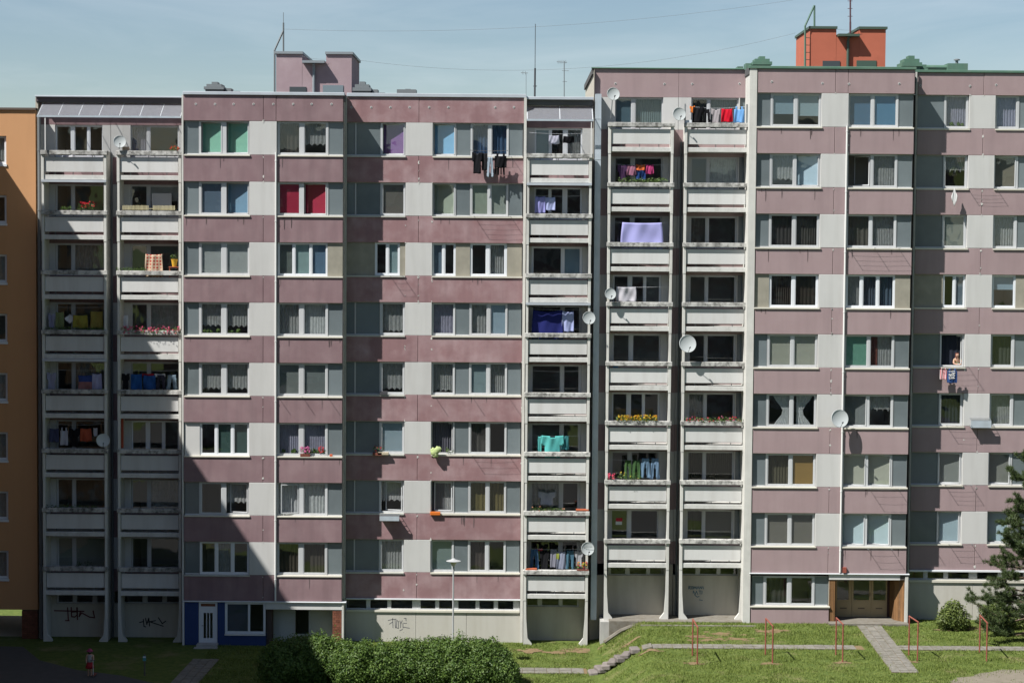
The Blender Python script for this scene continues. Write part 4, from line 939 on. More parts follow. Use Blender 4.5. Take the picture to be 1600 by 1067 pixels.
# ================================================================== the orange block at the left and the block opposite
ZO_T = AZ(28, 172, SET); XO1 = AX(57, 400, SET) - .02; XO0 = -40.0; XW = AX(-57, 172, SET); ZO_B = AZ(28, 952, SET)
org = empty('orange_apartment_building', (XO1 - 3, SET, 0))
tag(org, 'orange rendered apartment block cut by the left edge, with a ground floor passage', 'apartment block')
def orange_block():
    rows = [(AZ(5, 212.7 + 92.45 * k, SET), AZ(5, 257 + 92.45 * k, SET)) for k in range(8)]
    wx0, wx1 = AX(-38, 235, SET), AX(9.8, 235, SET); dep = 6.5
    xp0, xp1 = AX(-55, 980, SET), AX(34, 980, SET)
    box('wall', wx1, XO1, SET, SET + .3, ZO_B, ZO_T, M_ORANGE, org)
    box('wall', XW - .3, wx0, SET, SET + .3, ZO_B, ZO_T, M_ORANGE, org)
    zz = [ZO_T] + [q for r in rows for q in r] + [ZO_B]
    for i in range(0, len(zz), 2): box('wall', wx0 + .002, wx1 - .002, SET + .002, SET + .3, zz[i + 1], zz[i], M_ORANGE, org)
    for zt, zb in rows:
        mid = (wx0 + wx1) / 2
        window(org, SET, zb + .01, zt - .01, wx0 + .01, wx1 - .01, [(wx0 + .1, mid - .06), (mid + .06, wx1 - .12)], [D, random.choice((D, S_, S_))], True)
        box('window_sill', wx0 - .04, wx1 + .03, SET - .05, SET + .13, zb - .10, zb + .005, M_PVC, org)
    box('rear_wall', XW, XO1, SET + dep - .3, SET + dep, ZO_B, ZO_T, M_ORANGE, org)
    box('end_wall', XO1 - .3, XO1 - .002, SET + .305, SET + dep - .305, ZO_B, ZO_T, M_ORANGE, org)
    box('passage_ceiling', XW, XO1 - .31, SET + .31, SET + dep - .31, ZO_B + .02, ZO_B + .2, M_BEIGE, org)
    bricks(org, xp1, XO1 - .01, SET + .02, SET + dep - .02, -.6, ZO_B - .005, mat('dark_mortar', (.10, .05, .035), .95), bw=.24, bh=.09)
    box('brick_pier', XW - .3, xp0, SET + .02, SET + dep - .02, -.6, ZO_B - .005, M_BRICKC, org)
    # the wing that comes towards the street, outside the picture
    yw = -30.0
    box('wing_wall', XW - 13, XW, yw, SET - .005, -.5, ZO_T, M_ORANGE, org)
    for k in range(8):
        for j in range(7):
            y0 = yw + 2.0 + j * 4.1; zt, zb = rows[k]
            box('window', XW - .005, XW + .03, y0, y0 + 1.6, zb, zt, M_SPAN, org)
    box('roof_flashing', XW - 13.1, XW + .06, yw - .1, SET - .09, ZO_T, ZO_T + .1, mat('brown_flashing', (.10, .075, .06), .6), org)
    box('roof_flashing', XW + .062, XO1 + .03, SET - .08, SET + dep + .05, ZO_T, ZO_T + .1, mat('brown_flashing', (.10, .075, .06), .6), org)
    b = MB(); b.box(XW - 4.5, XW - .002, -5.95, -2.35, ZO_T + .1, ZO_T + 2.3, M_ORANGE); b.build('machine_room', org)
    b = MB(); b.box(XW - 4.5, XW - .002, -24.5, -17.2, ZO_T + .1, ZO_T + 2.9, M_ORANGE); b.build('machine_room', org)
orange_block()
opp = empty('apartment_building', (0, -101, 0)); tag(opp, 'long panel block on the near side of the yard facing the mauve facades', 'apartment block')
box('wall', -34, 40, -113, -101, -3, 27, M_WHITE, opp)
for k in range(9):
    box('facade_panel', -34, 40, -101.0 + .003, -100.9, -.2 + 2.8 * k, 1.0 + 2.8 * k, M_MAUVE, opp)
    for j in range(20): box('window', -33 + j * 3.65, -31 + j * 3.65, -100.99, -100.93, 1.05 + 2.8 * k, 2.55 + 2.8 * k, M_SPAN, opp)

# ================================================================== ground surfaces
M_PAVE = mat('paving_concrete', (.175, .165, .145), .92, .2, mottle=.35, mscale=3, dirt=.75, dirtc=(.10, .095, .06), dscale=4, bump=.4, bscale=30, vary=.12)
M_SOIL = mat('bare_soil', (.165, .118, .065), .97, .1, mottle=.5, mscale=3, light=(.21, .16, .095), bump=.6, bscale=20)
M_ASPH = mat('asphalt', (.075, .072, .068), .92, .2, mottle=.3, mscale=2, bump=.4, bscale=60)
def sheet(name, pts, m, lift=.004, kind='structure', sub=18):
    """a sheet laid on the terrain inside a world-space outline (x, y)"""
    bm = bmesh.new(); vs = [bm.verts.new((x, y, 0)) for x, y in pts]; bm.faces.new(vs)
    x0, x1 = min(p[0] for p in pts), max(p[0] for p in pts)
    y0, y1 = min(p[1] for p in pts), max(p[1] for p in pts)
    for i in range(1, sub):
        bmesh.ops.bisect_plane(bm, geom=bm.verts[:] + bm.edges[:] + bm.faces[:], plane_co=(x0 + (x1 - x0) * i / sub, 0, 0), plane_no=(1, 0, 0))
        bmesh.ops.bisect_plane(bm, geom=bm.verts[:] + bm.edges[:] + bm.faces[:], plane_co=(0, y0 + (y1 - y0) * i / sub, 0), plane_no=(0, 1, 0))
    bmesh.ops.recalc_face_normals(bm, faces=bm.faces)
    for v in bm.verts: v.co.z = ghf(v.co.x, v.co.y) + lift
    if sum(f.normal.z for f in bm.faces) < 0: bmesh.ops.reverse_faces(bm, faces=bm.faces)
    me = bpy.data.meshes.new(name); bm.to_mesh(me); bm.free(); me.materials.append(m)
    o = put(name, me); tag(o, kind=kind); return o
PATCH = []
def soil(px, py, rx, ry, z, n=22):
    c = ground_at(px, py, z)
    for q in range(9):
        a = random.uniform(0, 6.3); rr = random.uniform(.3, 1.25); x, y = c.x + rx * rr * math.cos(a), c.y + ry * rr * math.sin(a); r1 = random.uniform(.08, .26); PATCH.append((x, y, r1, r1 * .7))
        sheet('bare_soil', [(x + r1 * random.uniform(.5, 1.2) * math.cos(b_), y + r1 * .7 * random.uniform(.5, 1.2) * math.sin(b_)) for b_ in np.linspace(0, 5.8, 11)], M_SOIL, .006 + .00012 * len(PATCH), sub=3)
    rx, ry = rx * .72, ry * .72; pts = []
    for i in range(n):
        a = 2 * math.pi * i / n; r = random.uniform(.45, 1.25); pts.append((c.x + rx * r * math.cos(a), c.y + ry * r * math.sin(a)))
    PATCH.append((c.x, c.y, rx, ry)); sheet('bare_soil', pts, M_SOIL, .006 + .00012 * len(PATCH), sub=6)
soil(1128, 990, .8, .6, HR); soil(1105, 1000, .7, .35, HR); soil(1150, 998, .7, .4, HR); soil(1192, 986, .7, .4, HR); soil(1215, 985, .6, .3, HR); soil(1090, 995, .5, .3, HR); soil(1020, 1016, .4, .25, HR); soil(985, 1004, .35, .3, .9); soil(1085, 1037, .35, .25, HR); soil(1205, 1037, .4, .3, HR); soil(1316, 1034, .35, .25, HR)
soil(835, 1016, .8, .4, 0); soil(868, 1019, .8, .35, 0); soil(898, 1018, .6, .4, 0); soil(915, 1016, .8, .5, 0); soil(1412, 1032, .35, .9, HR); soil(1480, 984, .9, .35, HR); soil(1540, 983, 1.3, .4, HR); soil(828, 1018, .5, .4, 0)
def merge_soil():
    obs = [o for o in bpy.data.objects if o.name.startswith('bare_soil')]; V, Fc = [], []
    for o in obs:
        n = len(V); V += [tuple(v.co) for v in o.data.vertices]; Fc += [tuple(n + i for i in p.vertices) for p in o.data.polygons]; bpy.data.objects.remove(o)
    me = bpy.data.meshes.new('bare_soil'); me.from_pydata(V, [], Fc); me.materials.append(M_SOIL); tag(put('bare_soil', me), kind='structure')
merge_soil()
def P2(px, py, z=0.0): p = ground_at(px, py, z); return (p.x, p.y)
sheet('asphalt_path', [P2(-60, 1008), P2(36, 1010), P2(62, 1031), P2(120, 1046), P2(190, 1055), P2(245, 1068), P2(290, 1100), P2(-120, 1130)], M_ASPH, .006)
pa = [(XO0, SET + 6.6), (XO1 - .6, SET + 6.6), (XO1 - .6, 19), (XO0, 19)]
sheet('back_path', [(XO0, SET + .5), (XO1 - .9, SET + .5), (XO1 - .9, 17.5), (XO0, 17.5)], mat('pale_gravel', (.42, .36, .27), .95, mottle=.3), .012)
M_SANDY = mat('sandy_ground', (.175, .155, .12), .95, .1, mottle=.5, mscale=2.5, light=(.22, .195, .155), bump=.5, bscale=25)
for (px, py, w, h) in ((1545, 1066, 1.6, 1.3), (1640, 1058, 3.2, 1.6)):
    c = ground_at(px, py, HR); sheet('sand_patch', [(c.x + w * math.cos(a) * random.uniform(.85, 1.1), c.y + h * math.sin(a) * random.uniform(.85, 1.1)) for a in np.linspace(0, 6.2, 24)], M_SANDY, .011 + .004 * (w > 2), sub=6); PATCH.append((c.x, c.y, w, h))
SLABZ = []
def slab_path(label_name, line, width, s=.5, jitter=.012):
    """a path of square slabs along a polyline of world points (x, y)"""
    base = None; (xa, ya), (xb, yb) = line; L = math.hypot(xb - xa, yb - ya); n = int(L / s); m = max(1, round(width / s)); ux, uy = (xb - xa) / L, (yb - ya) / L; ang = math.atan2(uy, ux)
    w2 = width / 2; pts = [(xa - uy * -w2, ya + ux * -w2), (xb - uy * -w2, yb + ux * -w2), (xb - uy * w2, yb + ux * w2), (xa - uy * w2, ya + ux * w2)]
    base = sheet(label_name, pts, M_SOIL, .014, sub=14)
    for i in range(n):
        for j in range(m):
            t = (i + .5) * s; o_ = (j + .5) * s - w2
            x, y = xa + ux * t - uy * o_, ya + uy * t + ux * o_
            e = .1; sx = (ghf(x + e, y) - ghf(x - e, y)) / (2 * e)
            o = box('paving_slab', -s / 2 + .012, s / 2 - .012, -s / 2 + .012, s / 2 - .012, 0, .05, M_PAVE, base)
            o.location = Vector((x, y, ghf(x, y) + .012 + random.uniform(-jitter, jitter) * .6)) - WL[base]; WL[o] = Vector((x, y, 0))
            o.rotation_euler = (random.uniform(-.015, .015), -math.atan(sx) + random.uniform(-.015, .015), ang + random.uniform(-.015, .015))
    PATCH.append(('rect', pts)); return base
pA, pB = ground_at(1356, 975, HR), ground_at(1415, 1051, HR); slab_path('garden_path', ((pA.x, pA.y), (pB.x, pB.y)), 1.15, .38)
yq = ground_at(1100, 1010, HR).y
slab_path('garden_path', ((ground_at(1003, 1009.6, HR).x, yq), (ground_at(1348, 1011, HR).x, yq)), .9, .45)
slab_path('garden_path', ((ground_at(1392, 1011, HR).x, yq), (ground_at(1660, 1011, HR).x, yq)), .9, .45)
yq2 = ground_at(860, 1048, 0).y
slab_path('garden_path', ((ground_at(700, 1048, 0).x, yq2), (ground_at(917, 1048, 0).x, yq2)), 1.1, .55)
qa, qb = ground_at(322, 1030, 0), ground_at(284, 1072, 0); slab_path('garden_path', ((qa.x, qa.y), (qb.x, qb.y)), 1.2, .4)
steps = tag(empty('garden_steps', (ground_at(950, 1036, .5).x, yq, 0)), 'weathered stone steps climbing the grassy slope between the two paths', 'steps')
M_STONE = mat('step_stone', (.155, .135, .125), .95, .2, mottle=.5, mscale=5, light=(.23, .21, .19), bump=.8, bscale=18, vary=.25)
for px, py in ((992, 1012), (978.4, 1019.7), (968.5, 1025.3), (957.5, 1030.6), (947.8, 1036.6), (938.8, 1041.7), (927, 1047.5)):
    c = at(px, py, yq); o = box('step', -.21, .21, -.42, .3, -.24, 0.0, M_STONE, steps, bev=random.choice((.03, .045, .06)))
    o.location = Vector((c.x, c.y, c.z - .10)) - WL[steps]; o.rotation_euler = (random.uniform(-.05, .05), random.uniform(-.12, .06), random.uniform(-.3, .3))
    PATCH.append((c.x, c.y, .4, .5))
# apron and kerbs at the foot of the right block
b = MB(); xa_, xb_ = AX(951, 975, YB), AX(1172, 975, 0); b.box(xa_, xb_, YB - .55, YW + .02, HR - 1.4, HR + .03, M_APRON); apr = b.build('apron'); tag(apr, kind='structure')
b = MB(); xw0, xw1 = AX(938, 990, .2), AX(960, 990, .2)
b.prism([(xw0, -.3), (xw1 + .9, -.3), (xw1 + .9, .75), (xw1, .78), (xw1 - .02, HR - .05), (xw0, HR - .05)], YB - .35, YW, M_CONC); rw = b.build('retaining_wall'); tag(rw, 'short rough concrete retaining wall where the lawn drops between the blocks', 'retaining wall')
kb = MB(); pts = [at(1003, 977, -.1), at(985, 979, -.25), at(970, 985, -.35), at(958, 993, -.45), at(944, 1003, -.55)]
for p, q in zip(pts, pts[1:]): kb.tube([p, q], .10, M_APRON, 6)
kk = kb.build('kerb'); tag(kk, kind='structure')
b = MB(); p0, p1 = AX(1000, 985, -.7), AX(1180, 985, -.7); b.box(p0, p1, -.95, -.75, HR - .2, HR + .035, M_APRON); k2 = b.build('kerb'); tag(k2, kind='structure')

sheet('unseen_asphalt', [(-34, -92), (40, -92), (40, -24), (-12, -24), (-34, -28)], M_ASPH, .006)  # added unseen asphalt sheet, keeps lawn green out of window reflections
# ------------------------------------------------------------------ grass
def grass():
    n = 210000; x = rng.uniform(-14, 25, n); y = rng.uniform(-15.5, 1.1, n); 
    keep = np.ones(n, bool)
    for p in PATCH:
        if p[0] == 'rect':
            (ax, ay), (bx, by), (cx, cy), (dx, dy) = p[1]; ux, uy = bx - ax, by - ay; L = math.hypot(ux, uy); wx, wy = dx - ax, dy - ay; W = math.hypot(wx, wy)
            u = ((x - ax) * ux + (y - ay) * uy) / L; w = ((x - ax) * wx + (y - ay) * wy) / W
            edge = rng.uniform(-.05, .22, n) * (rng.random(n) < .75); keep &= ~((u > -.1) & (u < L + .1) & (w > edge) & (w < W - edge))
        else:
            d = ((x - p[0]) / p[2]) ** 2 + ((y - p[1]) / p[3]) ** 2; keep &= d > rng.uniform(.05, 1.5, n)
    f = np.sin(x * 1.7 + np.sin(y * 2.1)) * np.sin(y * 2.6 + np.sin(x * .9) * 2) ; keep &= rng.uniform(-1.3, .4, n) < f + .4
    keep &= ~((y > YB - .62) & (x > AX(945, 980, 0)) & (x < AX(1172, 980, 0)))
    keep &= ~((y > -.05) & ((x > AX(1160, 980, 0)) & (x < AX(1440, 980, 0)) | (x < AX(545, 980, 0)) & (x > -15.2)))
    x, y, f = x[keep], y[keep], f[keep]; n = len(x); z = gh(x, y)
    h = rng.uniform(.035, .10, n) * (1 + .5 * np.clip(f, -.5, 1)); a = rng.uniform(0, 2 * np.pi, n); w = rng.uniform(.008, .02, n); l = rng.normal(scale=.045, size=(n, 2))
    v = np.empty((n, 3, 3)); v[:, 0] = np.stack([x - np.cos(a) * w, y - np.sin(a) * w, z], -1); v[:, 1] = np.stack([x + np.cos(a) * w, y + np.sin(a) * w, z], -1); v[:, 2] = np.stack([x + l[:, 0], y + l[:, 1], z + h], -1)
    o = mesh_np('grass', v.reshape(-1, 3), np.arange(3 * n).reshape(-1, 3), M_GRASS); tag(o, 'short mown grass growing on the yard in front of the blocks', 'grass', kind='stuff')
grass()

# ------------------------------------------------------------------ hedge, bushes, pine
def shell_leaves(name, blobs, m, n, size, par, stray=.12):
    B = np.array(blobs, float); wgt = B[:, 3] * B[:, 4]; idx = rng.choice(len(B), n, p=wgt / wgt.sum()); c = B[idx]
    d = rng.normal(size=(n, 3)); d /= np.linalg.norm(d, axis=1)[:, None]
    lump = 1 + .2 * np.sin(d[:, 0] * 7 + idx) * np.sin(d[:, 2] * 6 + idx * 2.3) + .1 * np.sin(d[:, 1] * 9 + d[:, 0] * 5)
    t = np.where(rng.random(n) < .78, rng.uniform(.84, 1.04, n), rng.uniform(.45, .9, n)) * lump + np.abs(rng.normal(scale=stray, size=n)) * (rng.random(n) < .11)
    p = c[:, :3] + d * t[:, None] * np.stack([c[:, 3], c[:, 4], c[:, 5]], -1)
    k = p[:, 2] > gh(p[:, 0], p[:, 1]) + .03
    return leaf_quads(name, p[k], d[k], m, size, par)
def shrub(name, label, cat, cx, cy, blobs, m, n, size, stems=6):
    z = ghf(cx, cy); t = tag(empty(name, (cx, cy, z)), label, cat)
    shell_leaves('foliage', blobs, m, n, size, t)
    st = MB(); ms = mat('bark_brown', (.10, .075, .055), .95, mottle=.4)
    for i in range(stems):
        bl = blobs[i % len(blobs)]; x = bl[0] + random.uniform(-.2, .2)
        st.tube([(x, bl[1], ghf(x, bl[1]) - .05), (x + random.uniform(-.1, .1), bl[1], bl[2] * .5 + z * .5), (bl[0] + random.uniform(-.3, .3), bl[1] + random.uniform(-.2, .2), bl[2] + bl[5] * .5)], .035, ms, 5, .012)
    st.build('stem', t); return t
HY = -8.0
hb = []
for px, py, w in ((436, 1004, .9), (460, 996, 1.0), (492, 992, 1.05), (530, 999, .9), (562, 1003, .95), (600, 1006, .95), (640, 1001, 1.0), (682, 997, 1.05), (722, 996, 1.0), (757, 1000, .95), (778, 1012, .7), (788, 1032, .55)):
    c = at(px, py, HY + random.uniform(-.3, .3)); hz = c.z; hb.append((c.x, c.y, hz * .56, w, 1.05, hz * .46)); hb.append((c.x + random.uniform(-.3, .3), c.y - .7, hz * .40, w * .9, .8, hz * .40))
    hb.append((c.x + random.uniform(-.3, .3), c.y - random.uniform(0, .5), hz * .8, w * .5, .6, hz * .22))
shrub('hedge', 'big dense green leafy hedge, its left end in deep shade, below the ground floor windows', 'hedge', at(610, 1000, HY).x, HY, hb, M_LEAF, 118000, .052, 24)
M_BUSH = leafmat('bush_leaf', (.055, .085, .018), (.16, .20, .05)); c = at(1489, 960, -1.3)
bb = [(c.x + dx, -1.3 + dy, HR + dz, r, r, r * 1.05) for dx, dy, dz, r in ((0, 0, .55, .6), (-.4, -.1, .45, .42), (.42, 0, .4, .42), (.1, .1, .95, .38), (-.15, .05, .85, .35))]
shrub('bush', 'low rounded yellow-green bush against the pale socle, left of the pine', 'bush', c.x, -1.3, bb, M_BUSH, 5200, .055, 5)
c = at(1556, 962, -1.0); bb = [(c.x + dx, -1.0 + dy, HR + dz, r, r, r) for dx, dy, dz, r in ((0, 0, .6, .6), (.6, 0, .55, .55), (-.4, 0, .75, .4), (.3, 0, 1.0, .45), (1.1, 0, .5, .5))]
shrub('bush', 'light green bush half hidden under the drooping boughs of the pine', 'bush', c.x, -1.0, bb, M_BUSH, 5200, .055, 5)
def pine():
    base = ground_at(1622, 1003, HR); bx, by = base.x, -3.0; z0 = HR; Hh = at(1600, 692, by).z - z0
    t = tag(empty('pine_tree', (bx, by, z0)), 'dark green pine with drooping needle boughs at the right edge', 'tree')
    mb = mat('pine_bark', (.12, .085, .06), .95, mottle=.5, mscale=6); tr = MB(); tr.tube([(bx, by, z0 - .1), (bx + .06, by, z0 + Hh * .4), (bx - .03, by, z0 + Hh * .75), (bx, by, z0 + Hh)], .15, mb, 8, .02); tr.build('trunk', t)
    P = []; br = MB()
    def tufts(p0, p1, n, spread):
        for i in range(n):
            q = p0.lerp(p1, i / max(1, n - 1)); P.append((q, (p1 - p0).normalized(), spread))
    z = .45; i = 0
    while z < Hh * .97:
        L = (1 - z / Hh) ** .75 * 2.9 + .3; k = 5 if z < Hh * .55 else 4
        for j in range(k):
            a = i * 2.4 + j * 2 * math.pi / k + random.uniform(-.4, .4); Lj = L * random.uniform(.5, 1.15); d = Vector((math.cos(a), math.sin(a), 0))
            zz = z + random.uniform(-.2, .2); p0 = Vector((bx, by, z0 + zz)); p1 = p0 + d * Lj * .55 + Vector((0, 0, random.uniform(-.16, .06) * Lj)); p2 = p0 + d * Lj + Vector((0, 0, random.uniform(-.06, .30) * Lj))
            br.tube([p0, p1, p2], .045 * (1 - z / Hh) + .014, mb, 5, .008); tufts(p1.lerp(p0, .3), p1, int(2 + Lj * 1.5), .17); tufts(p1, p2, int(3 + Lj * 3), .19)
            for s in range(int(3 + Lj * 3.2)):
                u = random.uniform(.35, 1.0); q = p0.lerp(p1, u / .55) if u < .55 else p1.lerp(p2, (u - .55) / .45)
                e = q + (Matrix.Rotation(random.choice((-1, 1)) * random.uniform(.3, 1.2), 3, 'Z') @ d) * random.uniform(.15, .42) + Vector((0, 0, random.uniform(-.10, .34)))
                br.tube([q, e], .012, mb, 4, .006); tufts(q.lerp(e, .3), e, 3, .17); P.append((e, (Vector((0, 0, 1)) + (e - q)).normalized(), .2))
        z += random.uniform(.36, .52); i += 1
    br.build('branches', t)['kind'] = 'stuff'
    m = 34; n = len(P) * m; c = np.repeat(np.array([p[0][:] for p in P]), m, 0); ax = np.repeat(np.array([p[1][:] for p in P]), m, 0); sp = np.repeat(np.array([p[2] for p in P]), m)
    d = rng.normal(size=(n, 3)) + ax * .8 + np.array([0, 0, .35]); d /= np.linalg.norm(d, axis=1)[:, None]
    c = c + rng.normal(scale=.035, size=(n, 3)); tip = c + d * (sp * rng.uniform(.55, 1.1, n))[:, None]; s = np.cross(d, rng.normal(size=(n, 3))); s /= np.linalg.norm(s, axis=1)[:, None]; s *= .011
    v = np.stack([c - s, c + s, tip], 1).reshape(-1, 3); mesh_np('needles', v, np.arange(3 * n).reshape(-1, 3), M_PINE, t, (bx, by, z0))['kind'] = 'stuff'
pine()

# ------------------------------------------------------------------ street furniture
def lamp():
    px = 709; Y = -4.6; base = at(px, 1045, Y); x = AX(708.5, 880, Y); zt = AZ(708, 872, Y); t = tag(empty('street_lamp', (x, Y, 0)), 'slim grey street lamp with a conical shade rising behind the hedge', 'street lamp')
    mg = mat('lamp_grey', (.33, .34, .34), .5, .4); zp = zt - .36
    b = MB(); b.tube([(x, Y, -.1), (x, Y, 1.0)], .055, mg, 10); b.tube([(x, Y, 1.0), (x, Y, zp)], .038, mg, 10); b.build('pole', t)
    b = MB(); b.lathe([(.05, 0), (.16, .20), (.17, .24)], (x, Y, zp), mat('lamp_lens', (.5, .48, .42), .3, .5), 20); b.build('lamp_lens', t)
    b = MB(); b.lathe([(.31, .22), (.33, .245), (.12, .31), (.05, .36)], (x, Y, zp), mg, 24); b.build('lamp_shade', t)
lamp()
names5 = ['rusty red carpet beating frame on the grass nearest the stone steps', 'rusty red carpet beating frame in front of the ground floor mauve wall', 'rusty red carpet beating frame left of the entrance path', 'rusty red carpet beating frame right of the entrance path', 'rusty red carpet beating frame in front of the pine']
for i, (xb1, xf1, yb1, yf1, yt1, yt2) in enumerate(((1082, 1089.5, 1024, 1038, 967, 976), (1196, 1207, 1023, 1036, 966, 975), (1306, 1316.5, 1023, 1034, 965, 974.5), (1420, 1433.5, 1023, 1032.5, 962.5, 974), (1530.5, 1541.5, 1019.5, 1032.5, 961, 972))):
    pb, pf = ground_at(xb1, yb1, HR), ground_at(xf1, yf1, HR); h = AZ(xb1, yt1, pb.y)
    t = tag(empty('carpet_beating_frame', ((pb.x + pf.x) / 2, (pb.y + pf.y) / 2, HR)), names5[i], 'carpet frame', 'carpet beating frames on the lawn')
    for p in (pb, pf): b = MB(); b.tube([(p.x, p.y, HR - .2), (p.x, p.y, h - .01)], .032, M_RUST, 8); b.build('post', t)
    b = MB(); b.tube([(pb.x, pb.y + .05, h), (pf.x, pf.y - .05, h)], .032, M_RUST, 8); b.build('rail', t)
c = ground_at(226, 1055, 0); t = tag(empty('sign_post', tuple(c)), 'short post with a small teal plate in the shaded grass by the balconies', 'sign post')
b = MB(); b.tube([(c.x, c.y, -.1), (c.x, c.y, .95)], .035, mat('post_wood', (.10, .09, .07), .9), 8); b.build('post', t)
b = MB(); b.box(c.x - .07, c.x + .07, c.y - .05, c.y - .02, .66, .88, mat('teal_plate', (.06, .22, .24), .5)); b.box(c.x - .06, c.x + .06, c.y - .056, c.y - .045, .80, .86, M_PVC); b.build('plate', t)

# ------------------------------------------------------------------ people
def skin(name, verts, edges, radii, m, par, sub=2, root=0):
    me = bpy.data.meshes.new(name); me.from_pydata([tuple(v) for v in verts], edges, []); o = bpy.data.objects.new(name, me); COL.objects.link(o)
    md = o.modifiers.new('s', 'SKIN'); o.modifiers.new('u', 'SUBSURF').levels = sub
    for i, r in enumerate(radii): me.skin_vertices[0].data[i].radius = (r, r) if isinstance(r, (int, float)) else r
    me.skin_vertices[0].data[root].use_root = True
    dg = bpy.context.evaluated_depsgraph_get(); m2 = bpy.data.meshes.new_from_object(o.evaluated_get(dg)); bpy.data.objects.remove(o)
    m2.materials.clear(); m2.materials.append(m); m2.polygons.foreach_set('use_smooth', [True] * len(m2.polygons))
    org_ = Vector((np.mean([v[0] for v in verts]), np.mean([v[1] for v in verts]), min(v[2] for v in verts)))
    m2.transform(Matrix.Translation(-org_)); m2.name = name; return put(name, m2, par, org_)
M_SKIN = mat('skin', (.42, .25, .18), .6, .3); M_HAIR = mat('dark_hair', (.03, .02, .016), .6)
def child():
    c = ground_at(140.5, 1056, 0); h = 1.22; s = h / 1.2; X, Y = c.x, c.y; t = tag(empty('person', (X, Y, 0)), 'child in pink hat, white top and red skirt standing with a scooter', 'person')
    V = lambda x, y, z: (X + x * s, Y + y * s, z * s + .01)
    vs = [V(0, 0, .58), V(0, 0, .74), V(0, 0, .90), V(0, 0, .98), V(0, -.015, 1.05), V(0, -.01, 1.12), V(-.06, 0, .54), V(-.065, -.02, .30), V(-.06, .02, .06), V(-.06, -.08, .03), V(.06, 0, .54), V(.065, -.02, .30), V(.06, .02, .06), V(.06, -.08, .03),
          V(-.12, 0, .90), V(-.15, -.02, .74), V(-.13, -.10, .62), V(-.12, -.13, .58), V(.12, 0, .90), V(.17, -.04, .76), V(.17, -.13, .70), V(.17, -.16, .69)]
    ed = [(0, 1), (1, 2), (2, 3), (3, 4), (4, 5), (0, 6), (6, 7), (7, 8), (8, 9), (0, 10), (10, 11), (11, 12), (12, 13), (2, 14), (14, 15), (15, 16), (16, 17), (2, 18), (18, 19), (19, 20), (20, 21)]
    rr = [.09, .085, .08, .038, .075, .085, .06, .045, .032, .03, .06, .045, .032, .03, .042, .032, .025, .026, .042, .032, .025, .026]
    skin('body', vs, ed, [r * s for r in rr], M_SKIN, t)
    b = MB(); b.lathe([(.115, .60), (.11, .74), (.105, .86), (.12, .91), (.06, .955)], V(0, 0, 0), mat('white_top', (.30, .29, .28), .9), 16); o = b.build('top', t, smooth=True)
    b = MB(); b.lathe([(.20, .36), (.155, .50), (.112, .63)], V(0, 0, 0), mat('red_skirt', (.28, .015, .022), .9), 18); b.build('skirt', t, smooth=True)
    b = MB(); b.lathe([(.155, 1.10), (.15, 1.12), (.10, 1.13), (.095, 1.18), (.05, 1.215)], V(0, -.01, 0), mat('pink_hat', (.25, .04, .09), .9), 16); b.build('hat', t, smooth=True)
    b = MB(); b.lathe([(.07, .97), (.092, 1.03), (.09, 1.10)], V(0, .02, 0), M_HAIR, 14); b.build('hair', t, smooth=True)
    q = tag(empty('scooter', V(.17, -.16, 0)), 'small kick scooter with pale handlebar stem beside the child', 'scooter')
    b = MB(); b.tube([V(.185, -.2, .06), V(.17, -.17, .72)], .014, mat('pale_tube', (.5, .5, .48), .4), 6); b.tube([V(.06, -.17, .72), V(.28, -.17, .72)], .014, M_DARKMETAL, 6); b.build('handlebar', q)
    b = MB(); b.box(*[V(.13, 0, 0)[0], V(.24, 0, 0)[0]], V(0, -.2, 0)[1], V(0, .3, 0)[1], .06, .085, M_RUST); b.build('deck', q)
    for yy in (-.24, .33): b = MB(); b.tube([V(.17, yy, .05), V(.2, yy, .05)], .05, M_DARKMETAL, 14); b.build('wheel', q)
child()
def woman():
    Y = SET + .26; c = at(1496.5, 572, Y); X, Z = c.x, ZR2[4] + .05; t = tag(empty('person', (X, Y, Z)), 'woman in an orange and green patterned top leaning out of the open window', 'person')
    V = lambda x, y, z: (X + x, Y + y, Z + z)
    vs = [V(.02, .28, -.25), V(.03, .20, .05), V(.02, .12, .26), V(.0, .08, .38), V(-.02, .04, .48), V(-.02, .04, .57), V(-.15, .12, .27), V(-.2, .0, .10), V(-.06, -.08, .06), V(.0, -.1, .05), V(.19, .12, .27), V(.22, -.02, .10), V(.08, -.1, .06), V(.02, -.12, .05)]
    ed = [(0, 1), (1, 2), (2, 3), (3, 4), (4, 5), (2, 6), (6, 7), (7, 8), (8, 9), (2, 10), (10, 11), (11, 12), (12, 13)]
    skin('body', vs, ed, [.14, .14, .13, .055, .09, .095, .06, .045, .034, .034, .06, .045, .034, .034], M_SKIN, t)
    mt = mat('patterned_top', (.42, .10, .04), .9); nt = mt.node_tree; col = mixc(nt, ramp(nt, noise(nt, 9, 2), .5, .56), (.42, .09, .035), (.10, .20, .07)); nt.links.new(col, nt.nodes['Principled BSDF'].inputs['Base Color'])
    skin('top', [V(.02, .28, -.27), V(.03, .20, .05), V(.02, .12, .25), V(-.13, .12, .25), V(-.18, .05, .17), V(.17, .12, .25), V(.21, .04, .17)], [(0, 1), (1, 2), (2, 3), (3, 4), (2, 5), (5, 6)], [.155, .155, .14, .075, .07, .075, .07], mt, t)
    skin('hair', [V(-.02, .075, .50), V(-.02, .065, .60), V(-.02, .1, .42)], [(0, 1), (0, 2)], [.098, .085, .06], mat('red_hair', (.10, .03, .018), .6), t)
woman()

